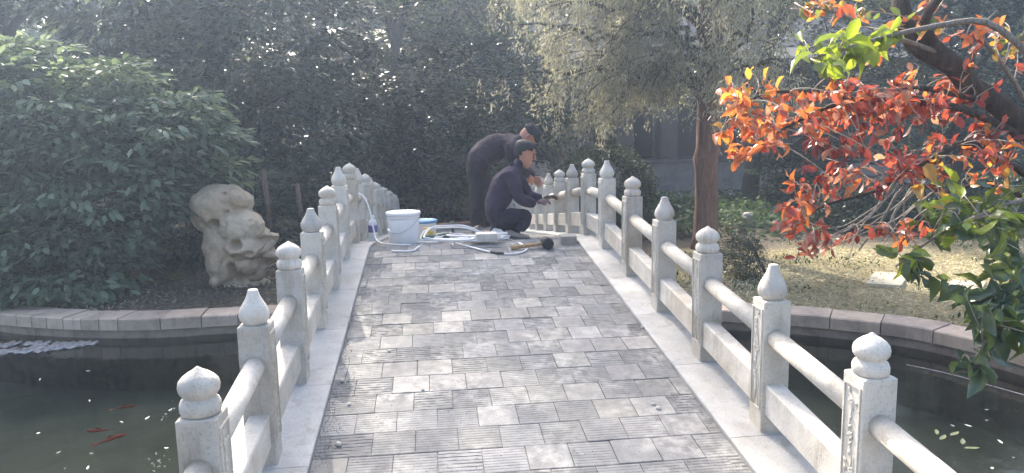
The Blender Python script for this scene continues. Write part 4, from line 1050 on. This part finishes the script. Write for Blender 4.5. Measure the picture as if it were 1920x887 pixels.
# coil of white cable in front of the men
gc = random.Random(2); loops = []
cx, cy = float(at_y(868, 447, 7.0)[0]), 7.02
for k in range(7):
    a0 = gc.uniform(0, 6.28); rx, ry = gc.uniform(.28, .46), gc.uniform(.22, .36); ox, oy = gc.uniform(-.06, .14), gc.uniform(-.08, .08)
    for i in range(12):
        a = a0 + i * 2 * math.pi / 12
        x, y = cx + ox + rx * math.cos(a), cy + oy + ry * math.sin(a)
        lift = .012 + k * .010 + (.10 if (k in (3, 5) and 0.3 < math.sin(a) and math.cos(a) < .2) else 0)
        loops.append((x, y, top(y) - .02 + lift))
lead = [deck_at(px, py) + Vector((0, 0, .010)) for px, py in ((735, 473), (775, 474), (783, 466), (800, 455), (820, 449), (845, 447))]
tail = [deck_at(px, py) + Vector((0, 0, .010)) for px, py in ((850, 462), (845, 455), (870, 462), (900, 470), (925, 476), (960, 479), (985, 474), (990, 466), (975, 458), (945, 448))]
mb = MB(); mb.tube(smooth_path(lead + loops + tail[::-1], 2), .0085, 7); cab = mb.build('cable_run', M['cable'])
cab.name = 'coiled_cable'; tag(cab, 'tangled coil of white extension cable on the crest of the bridge', 'cable')
q = [deck_at(px, py) + Vector((0, 0, .014)) for px, py in ((920, 475), (932, 477), (945, 478))]
mb = MB(); mb.tube(q, .0105, 8); mb.build('tape_joint', M['black_rubber'], cab)
# socket block
p = deck_at(828, 454); t = thing('cable_socket', 'black cable socket block lying among the white coils', 'socket', p + Vector((0, .03, 0)), (0, 0, .18))
mb = MB(); mb.box((-.085, -.032, 0), (.085, .032, .055), .012); mb.build('housing', M['black_rubber'], t)
for dx in (-.04, .02): mb = MB(); mb.lathe([(.018, .053), (.020, .055), (.020, .060), (.012, .061)], (dx, 0, 0), 14); mb.build('outlet', M['tool_grey'], t)
# angle grinder
p = DK(float(at_y(826, 440, 7.35)[0]), 7.3); t = thing('angle_grinder', 'green and grey angle grinder lying behind the black socket block', 'power tool', p, (0, 0, .35))
mb = MB(); mb.tube([(-.19, 0, .045), (-.15, 0, .048), (-.05, 0, .05), (.05, 0, .052), (.09, 0, .05)], [.028, .034, .036, .042, .038], 14); mb.build('motor_body', M['tool_green'], t)
mb = MB(); mb.tube([(.085, 0, .05), (.13, 0, .052), (.17, 0, .05)], [.04, .042, .03], 14); mb.build('gear_head', M['tool_grey'], t)
mb = MB(); mb.lathe([(.012, .02), (.065, .022), (.066, .026), (.012, .030)], (.145, 0, 0), 24); mb.build('cutting_disc', M['tool_grey'], t)
mb = MB(); mb.tube([(.13, 0, .08), (.135, 0, .15), (.135, .005, .20)], [.014, .02, .017], 12); mb.build('side_handle', M['tool_green'], t)
# blocks
def block(px, py, size, rz, mat, lab, cat='block', tilt=0., nm='stone_block', Y=None, lift=0.):
    p = deck_at(px, py) if Y is None else DK(float(at_y(px, py, Y)[0]), Y)
    mb = MB(); w2, d2, h_ = size; mb.box((-w2/2, -d2/2, 0), (w2/2, d2/2, h_), .004)
    o = mb.build(nm, mat, None, p + Vector((0, d2 / 2, lift)), (slope(p.y), tilt, rz)); return tag(o, lab, cat)
block(913, 459, (.195, .10, .075), .06, M['white_block'], 'pale rectangular stone block resting on the cable coils', lift=.03)
p = deck_at(934, 450); mb = MB()
mb.add([(-.13,-.05,0),(.12,-.05,0),(.12,.06,0),(-.13,.06,0),(-.03,-.03,.11),(.04,-.02,.09),(-.03,.05,.10)], [(3,2,1,0),(0,1,5,4),(1,2,5),(2,6,5),(2,3,6),(3,0,4,6),(4,5,6)])
tag(mb.build('stone_wedge', M['white_block'], None, p + Vector((0, .06, .01)), (0, 0, -.1)), 'broken wedge of pale stone leaning behind the rectangular block', 'stone')
block(1067, 459, (.15, .12, .085), -.05, M['brick'], 'single grey brick set down on the paving near the edge slab', 'brick', nm='loose_brick')
# mallet
pa, pb = deck_at(958, 469), deck_at(1027, 469); ang = math.atan2(pb.y + .06 - pa.y, pb.x - pa.x); Lm = (pb - pa).length
t = thing('mallet', 'mallet with a wooden handle and a round black head', 'mallet', pa + Vector((0, 0, .0)), (0, 0, ang))
mb = MB(); mb.tube([(0, 0, .022), (Lm * .3, 0, .030), (Lm * .7, 0, .042), (Lm, 0, .052)], [.021, .019, .017, .016], 10); mb.build('handle', M['handle_wood'], t)
mb = MB(); mb.tube([(Lm, -.065, .052), (Lm, -.06, .052), (Lm, .06, .052), (Lm, .065, .052)], [.040, .052, .052, .040], 20); mb.build('head', M['black_rubber'], t)
# rods lying beyond the crest
for k, (pxa, pya, pxb, pyb, Ya, Yb) in enumerate(((812, 410, 884, 398, 9.6, 12.5), (800, 421, 852, 408, 9.2, 11.6))):
    a, c2 = Vector(at_y(pxa, pya, Ya)), Vector(at_y(pxb, pyb, Yb)); a.z = top(Ya) + .02; c2.z = top(Yb) + .02
    a.z = max(a.z, top(Ya)); mb = MB(); d = (c2 - a)
    a.z += .10; c2.z += .12
    mb.tube([a, a.lerp(c2, .5), c2], .022, 8)
    tag(mb.build('timber_batten', M['wood_old'], None), ('longer', 'shorter')[k] + ' brown timber batten lying on the far slope behind the bent workman', 'batten')
# stone chips and grit
M['chip'] = M['white_block']
for k, (px, py) in enumerate(((641, 716), (793, 733), (635, 836), (730, 660), (1225, 760), (1235, 768), (1205, 616), (655, 760), (1250, 668), (880, 452))):
    p = deck_at(px, py); g = random.Random(k); mb = MB(); r = g.uniform(.009, .016)
    mb.lathe([(r * .7, -.002), (r, r * .4), (r * .7, r), (r * .1, r * 1.2)], n=7, mod=lambda a, kk, z: .25 * math.sin(a * 2 + k)); 
    tag(mb.build('stone_chip', M['chip'], None, p, (0, 0, g.uniform(0, 6))), 'small pale stone chip lying on the ribbed paving', 'stone chip', 'stone chips on the paving')
g = np.random.default_rng(9); n = 2600
ys = g.uniform(2.5, 7.0, n); xs = XL + np.abs(g.normal(0, .035, n)) * (1 + .6 * np.sin(ys * 2.3)); kk = g.random(n) < .2; xs[kk] = g.uniform(XL, XR, kk.sum())
mb = MB()
for x, y in zip(xs, ys):
    r = g.uniform(.0015, .0055); z = top(y) - .022
    a = g.uniform(0, 6); P = [(x + r * math.cos(a + q * 2.1), y + r * math.sin(a + q * 2.1), z) for q in range(3)] + [(x, y, z + r * 1.3)]
    mb.add(P, [(0, 1, 3), (1, 2, 3), (2, 0, 3)])
tag(mb.build('grit', M['brick'], None), 'loose grit swept along the joint between paving and edge slab', 'grit', kind='stuff')
# ---------------------------------------------------------------- the two workmen
def cloth(name, c, rough=.85):
    b = NB(name); v = b.coord(); f = b.noise(v, 9, 5, .6, .5); f2 = b.noise(v, 160, 3)
    b.col(b.ramp(f, [(.3, tuple(x * .75 for x in c)), (.7, tuple(x * 1.25 for x in c))])); b.rough(rough, .25)
    b.p.inputs['Sheen Weight'].default_value = .04
    b.bump(b.math('ADD', f, b.math('MULTIPLY', f2, .15)), 1., .07); return b.m
M['skin'] = plain('skin', (.42, .20, .135), .5, .12, 20, .1, .002)
M['hair'] = plain('black_hair', (.018, .016, .016), .55, .5, 60, .6, .006)
M['jacket_a'] = cloth('navy_jacket', (.046, .032, .056)); M['jacket_b'] = cloth('plum_grey_jacket', (.054, .038, .048))
M['trouser_a'] = cloth('navy_trousers', (.030, .024, .042)); M['trouser_b'] = cloth('brown_black_trousers', (.036, .026, .030))
M['shoe'] = plain('dusty_canvas', (.34, .29, .24), .85, .2); M['glove'] = plain('work_glove', (.16, .11, .10), .9, .3)
M['cap'] = cloth('dark_cap', (.035, .035, .045)); M['cap_pale'] = cloth('cap_pale_panel', (.22, .20, .21))
ZS = 3.858
def zpx(zx, zy, Y): return Vector(at_y(840 + zx / ZS, 220 + zy / ZS, Y))
def skin_body(name, J, bones, mats, parts, root):
    """J: joint -> (pos, radius[, radius_y]); bones: list of (a, b, material index); one skinned surface"""
    names = list(J); idx = {k: i for i, k in enumerate(names)}
    me = bpy.data.meshes.new(name); me.from_pydata([J[k][0] for k in names], [(idx[a], idx[b_]) for a, b_, _ in bones], [])
    o = link(name, me); md = o.modifiers.new('skin', 'SKIN'); md.use_smooth_shade = True; md.branch_smoothing = .6
    sv_ = me.skin_vertices[0].data
    for k in names:
        r = J[k][1] * 1.22; sv_[idx[k]].radius = (r, r if len(J[k]) < 3 else J[k][2] * 1.18); sv_[idx[k]].use_root = (k == root)
    o.modifiers.new('sub', 'SUBSURF').levels = 2; o.modifiers['sub'].render_levels = 2
    tx = bpy.data.textures.new(name + '_folds', 'CLOUDS'); tx.noise_scale = .07
    dm = o.modifiers.new('folds', 'DISPLACE'); dm.texture = tx; dm.strength = .04; dm.mid_level = .5; dm.texture_coords = 'GLOBAL'
    out = evaluated(o); out.materials.clear()
    for m_ in mats: out.materials.append(m_)
    seg = [(np.array(J[a][0]), np.array(J[b_][0]), mi, (J[a][1] + J[b_][1]) / 2) for a, b_, mi in bones]
    for pl in out.polygons:
        c = np.array(pl.center); best = 1e9
        for a, b_, mi, r in seg:
            ab = b_ - a; t = np.clip(((c - a) @ ab) / (ab @ ab + 1e-9), 0, 1); d = np.linalg.norm(c - a - ab * t) / r
            if d < best: best = d; pl.material_index = mi
        pl.use_smooth = True
    bm = bmesh.new(); bm.from_mesh(out); bm.from_mesh(parts); bm.to_mesh(out); bm.free()
    bpy.data.meshes.remove(parts); out.name = name
    return out
def shell_of(me, mi, test, off, name, mat):
    """the faces of one material that pass the test, lifted off the body: hair or a cap that hugs the head"""
    mp = {}; vs_, fs = [], []
    for pl in me.polygons:
        if pl.material_index != mi or not test(Vector(pl.center)): continue
        f = []
        for vi in pl.vertices:
            if vi not in mp: mp[vi] = len(vs_); v_ = me.vertices[vi]; vs_.append(v_.co + v_.normal * off)
            f.append(mp[vi])
        fs.append(tuple(f))
    mb = MB(); mb.add(vs_, fs, True)
    rim = {}
    for f in fs:
        for i in range(len(f)): k = (f[i], f[(i + 1) % len(f)]); rim[k] = True
    inv = {v: k for k, v in mp.items()}; base_n = len(vs_)
    mb.v += [tuple(me.vertices[inv[i]].co - me.vertices[inv[i]].normal * .002) for i in range(base_n)]
    for (p, q) in rim:
        if (q, p) not in rim: mb.f.append((p, base_n + p, base_n + q, q)); mb.sm.append(True); mb.mi.append(0)
    return mb.mesh(name, mat)
HEAD = [(-.118, .058, .020, .022), (-.105, .078, .010, .040), (-.075, .088, .045, .056), (-.045, .089, .075, .064), (-.015, .086, .090, .069), (.02, .080, .099, .073), (.048, .089, .103, .076), (.075, .086, .102, .075), (.098, .070, .090, .064), (.116, .045, .066, .045), (.126, .012, .032, .018)]
def add_head(mb, c, f, mi, k=1.1, grow=0.):
    """head from rings between chin and crown: front, back and half width at each level"""
    mb.cur = mi; f = f.normalized(); s = Vector((0, 1, 0)); u = s.cross(f) * -1
    if u.z < 0: u = -u
    rings = []
    for h_, fr_, bk_, wd in HEAD:
        mid, hl = (fr_ - bk_) / 2, (fr_ + bk_) / 2 + grow; ring = []
        for a in np.linspace(0, 2 * math.pi, 21)[:-1]:
            ca, sa = math.cos(a), math.sin(a)
            ring.append(c + f * k * (mid + hl * ca) + s * k * ((wd + grow) * math.copysign(abs(sa) ** .85, sa)) + u * k * (h_ * (1 + grow * 6)))
        rings.append(ring)
    mb.loft(rings)
    if not grow:
        P = lambda a, b_, d_: c + (f * a + s * b_ + u * d_) * k
        mb.tube([P(.084, 0, .040), P(.097, 0, .012), P(.110, 0, -.012), P(.088, 0, -.022)], [.009, .012, .016, .010], 8)
        mb.tube([P(.080, -.05, .045), P(.091, -.02, .048), P(.091, .02, .048), P(.080, .05, .045)], .010, 6)
        mb.tube([P(.084, -.022, -.056), P(.092, 0, -.055), P(.084, .022, -.056)], .008, 6)
        for sd in (-1, 1): mb.tube([P(-.002, sd * .070, .035), P(-.02, sd * .084, .022), P(-.016, sd * .082, -.008), P(0, sd * .068, -.026)], [.008, .013, .011, .006], 7)
    return f, u
def add_hand(mb, w, d, nrm, L=.18, mi=0, curl=.8):
    mb.cur = mi; d = d.normalized(); s = nrm.cross(d).normalized(); n = d.cross(s)
    palm = L * .48
    rings = []
    for t, wd, th in ((-.05, .022, .018), (.25, .033, .016), (.6, .042, .015), (1., .040, .012)):
        c = w + d * palm * t; rings.append([c + s * wd * math.cos(a) + n * th * math.sin(a) for a in np.linspace(0, 2 * math.pi, 11)[:-1]])
    mb.loft(rings)
    for k, (off, ln) in enumerate(((-.030, .40), (-.010, .46), (.010, .43), (.029, .34))):
        p = w + d * palm * .92 + s * off; pts = [p]; cur = d.copy()
        for q in range(3):
            cur = (Matrix.Rotation(curl * (.35 + .25 * q), 3, s) @ cur).normalized(); pts.append(pts[-1] + cur * L * ln * (.45, .32, .25)[q])
        mb.tube(pts, [.0095, .009, .008, .006], 7)
    p = w + d * palm * .25 + s * -.028; t1 = (d * .6 - s * .8 - n * .2).normalized()
    mb.tube([p, p + t1 * L * .17, p + (t1 * .6 + d * .6).normalized() * L * .30], [.012, .010, .007], 7)
def add_shoe(mb, heel, toe, up, mi, w=.044, hgt=.085):
    mb.cur = mi; d = (toe - heel); L = d.length; d.normalize(); s = up.cross(d).normalized(); u = d.cross(s)
    rings = []
    for t, ww, hh in ((-.02, .6, .55), (.05, .85, .95), (.25, .9, 1.0), (.5, .95, .72), (.78, 1.05, .55), (.95, .8, .42), (1.02, .4, .25)):
        c = heel + d * L * t; rings.append([c + s * w * ww * math.cos(a) + u * (hgt * hh * .5 * (1 + math.sin(a))) for a in np.linspace(0, 2 * math.pi, 13)[:-1]])
    mb.loft(rings)

def crouching():
    Y = 7.45; j = lambda zx, zy, dy=0.: zpx(zx, zy, Y + dy)
    ground = DK(.5, Y).z; sh = Vector((0, 0, ground - j(480, 866).z))
    J = {'pelvis': (j(355, 705), .15, .16), 'waist': (j(352, 600), .155, .165), 'chest': (j(408, 475), .155, .18), 'collar': (j(472, 378), .10, .14), 'neck': (j(508, 322), .056), 'skull0': (j(540, 285), .055),
         'shR': (j(462, 410, -.185), .068), 'elR': (j(520, 590, -.21), .055), 'wrR': (j(640, 604, -.13), .040), 'shL': (j(490, 400, .185), .068), 'elL': (j(585, 560, .2), .055), 'wrL': (j(680, 575, .13), .038),
         'hipR': (j(360, 730, -.09), .105), 'knR': (j(585, 690, -.13), .078), 'anR': (j(500, 812, -.12), .052), 'hipL': (j(360, 740, .09), .105), 'knL': (j(505, 815, .14), .075), 'anL': (j(300, 800, .10), .052)}
    J = {k: (v[0] + sh,) + v[1:] for k, v in J.items()}
    bones = [('pelvis', 'waist', 0), ('waist', 'chest', 0), ('chest', 'collar', 0), ('collar', 'neck', 0), ('neck', 'skull0', 2), ('collar', 'shR', 0), ('shR', 'elR', 0), ('elR', 'wrR', 0), ('collar', 'shL', 0), ('shL', 'elL', 0), ('elL', 'wrL', 0),
             ('pelvis', 'hipR', 1), ('hipR', 'knR', 1), ('knR', 'anR', 1), ('pelvis', 'hipL', 1), ('hipL', 'knL', 1), ('knL', 'anL', 1)]
    mb = MB(); g3 = lambda zx, zy, dy=0.: j(zx, zy, dy) + sh
    add_hand(mb, J['wrR'][0] + Vector((.02, 0, 0)), g3(740, 575, -.06) - J['wrR'][0], Vector((0, -.5, 1)), .18, 3)
    add_hand(mb, J['wrL'][0] + Vector((.02, 0, 0)), g3(770, 555, .12) - J['wrL'][0], Vector((0, .5, 1)), .18, 3)
    add_shoe(mb, g3(405, 862, -.12), g3(590, 866, -.12), Vector((0, 0, 1)), 4); add_shoe(mb, g3(222, 770, .06), g3(262, 862, .06), Vector((-1, 0, .3)), 4, .05, .10)
    hc = g3(553, 258); hf, hu = add_head(mb, hc, Vector((.95, 0, -.30)), 2)
    mb.cur = 5
    for dy in (-.033, .033): mb.lathe([(.007, -.005), (.010, 0), (.007, .005)], hc + hf * .088 + Vector((0, dy, 0)) + hu * .026, 8)
    body = skin_body('body', J, bones, [M['jacket_a'], M['trouser_a'], M['skin'], M['glove'], M['shoe'], M['hair']], mb.mesh('bits', [M['jacket_a'], M['trouser_a'], M['skin'], M['glove'], M['shoe'], M['hair']]), 'pelvis')
    base = Vector((J['pelvis'][0].x, Y, ground))
    t = thing('person', 'person in a navy work suit kneeling at the balustrade with gloved hands', 'person', base)
    child(link('body', body), t)
    mb = MB(); add_head(mb, hc, Vector((.95, 0, -.30)), 0, 1.1, .007); hm = mb.mesh('h', M['hair'])
    def is_hair(p):
        q = p - hc; x, z = q.dot(hf), q.dot(hu)
        return z > .075 or (x < .045 and z > .045) or (x < -.005 and z > .01) or (x < -.045 and z > -.06)
    child(link('hair', shell_of(hm, 0, is_hair, .004, 'hair', M['hair'])), t)
    mb = MB(); mb.tube([g3(470, 330, -.09), g3(450, 335, 0), g3(470, 330, .09), g3(520, 350, .08), g3(540, 372, 0), g3(520, 350, -.08), g3(470, 330, -.09)], .018, 8); child(mb.build('collar', M['jacket_a']), t)
crouching()

def bending():
    Y = 8.1; j = lambda zx, zy, dy=0.: zpx(zx, zy, Y + dy)
    ground = DK(.3, Y).z; sh = Vector((0, 0, ground - j(200, 868).z))
    J = {'pelvis': (j(205, 345), .145, .165), 'waist': (j(240, 250), .155, .165), 'chest': (j(370, 205), .165, .185), 'collar': (j(462, 165), .11, .15), 'neck': (j(510, 150), .06), 'skull0': (j(545, 143), .055),
         'shR': (j(450, 200, -.19), .075), 'elR': (j(500, 350, -.2), .06), 'wrR': (j(585, 420, -.1), .042), 'shL': (j(460, 200, .19), .075), 'elL': (j(540, 350, .22), .06), 'wrL': (j(625, 430, .14), .042),
         'hipR': (j(205, 390, -.1), .115), 'knR': (j(225, 590, -.11), .082), 'anR': (j(195, 800, -.12), .062), 'hipL': (j(225, 390, .1), .115), 'knL': (j(275, 600, .13), .082), 'anL': (j(275, 800, .16), .062)}
    J = {k: (v[0] + sh,) + v[1:] for k, v in J.items()}
    bones = [('pelvis', 'waist', 0), ('waist', 'chest', 0), ('chest', 'collar', 0), ('collar', 'neck', 0), ('neck', 'skull0', 2), ('collar', 'shR', 0), ('shR', 'elR', 0), ('elR', 'wrR', 0), ('collar', 'shL', 0), ('shL', 'elL', 0), ('elL', 'wrL', 0),
             ('pelvis', 'hipR', 1), ('hipR', 'knR', 1), ('knR', 'anR', 1), ('pelvis', 'hipL', 1), ('hipL', 'knL', 1), ('knL', 'anL', 1)]
    g3 = lambda zx, zy, dy=0.: j(zx, zy, dy) + sh
    mb = MB()
    add_hand(mb, J['wrR'][0], g3(620, 470, -.04) - J['wrR'][0], Vector((0, -1, .3)), .18, 2); add_hand(mb, J['wrL'][0], g3(660, 470, .1) - J['wrL'][0], Vector((0, 1, .3)), .18, 2)
    add_shoe(mb, g3(170, 866, -.12), g3(340, 868, -.12), Vector((0, 0, 1)), 3); add_shoe(mb, g3(255, 866, .16), g3(425, 868, .16), Vector((0, 0, 1)), 3)
    hc = g3(572, 138); hf, hu = add_head(mb, hc, Vector((.42, 0, -.90)), 2)
    body = skin_body('body', J, bones, [M['jacket_b'], M['trouser_b'], M['skin'], M['shoe']], mb.mesh('bits', [M['jacket_b'], M['trouser_b'], M['skin'], M['shoe']]), 'pelvis')
    t = thing('person', 'person in a dark plum jacket and cap bending over the balustrade', 'person', Vector((J['pelvis'][0].x, Y, ground)))
    child(link('body', body), t)
    ax = (hu * .94 - hf * .34).normalized(); s = Vector((0, 1, 0)); f = (hf * .94 + hu * .34).normalized(); c = hc + hu * .045
    mb = MB(); add_head(mb, hc, Vector((.42, 0, -.90)), 0, 1.1, .010); hm = mb.mesh('h', M['cap'])
    cp = child(link('cap', shell_of(hm, 0, lambda p: (p - c).dot(ax) > 0, .006, 'cap', M['cap'])), t)
    mb = MB(); br = []
    for r_ in (.10, .15, .185):
        br.append([c + ax * (.02 - (r_ - .1) * .25) + s * r_ * .62 * math.sin(a) + f * (r_ * math.cos(a) * 1.0) for a in np.linspace(-1.1, 1.1, 9)])
    vs_ = [p for r_ in br for p in r_]; fs = [(k * 9 + i, k * 9 + i + 1, (k + 1) * 9 + i + 1, (k + 1) * 9 + i) for k in range(2) for i in range(8)]
    mb.add(vs_ + [p - ax * .006 for p in vs_], fs + [tuple(27 + q for q in reversed(f_)) for f_ in fs], True)
    o = mb.build('brim', M['cap_pale']); o.parent = cp; o.matrix_parent_inverse = Matrix.Translation(-Vector(t.location))
bending()

# ---------------------------------------------------------------- haze added to stand in for lens flare
FLARE_HAZE = .005
if FLARE_HAZE > 0:
    b = NB('flare_haze_air'); b.n.remove(b.p)
    pv_ = b.new('ShaderNodeVolumePrincipled'); pv_.inputs['Color'].default_value = (.62, .77, 1., 1); pv_.inputs['Density'].default_value = FLARE_HAZE; pv_.inputs["Anisotropy"].default_value = .7
    b.L(pv_.outputs[0], b.out.inputs['Volume'])
    mb = MB(); mb.box((-G - 2, -G + 18, -2.2), (G + 2, G + 2, 19)); tag(mb.build('flare_haze', b.m), kind='stuff')
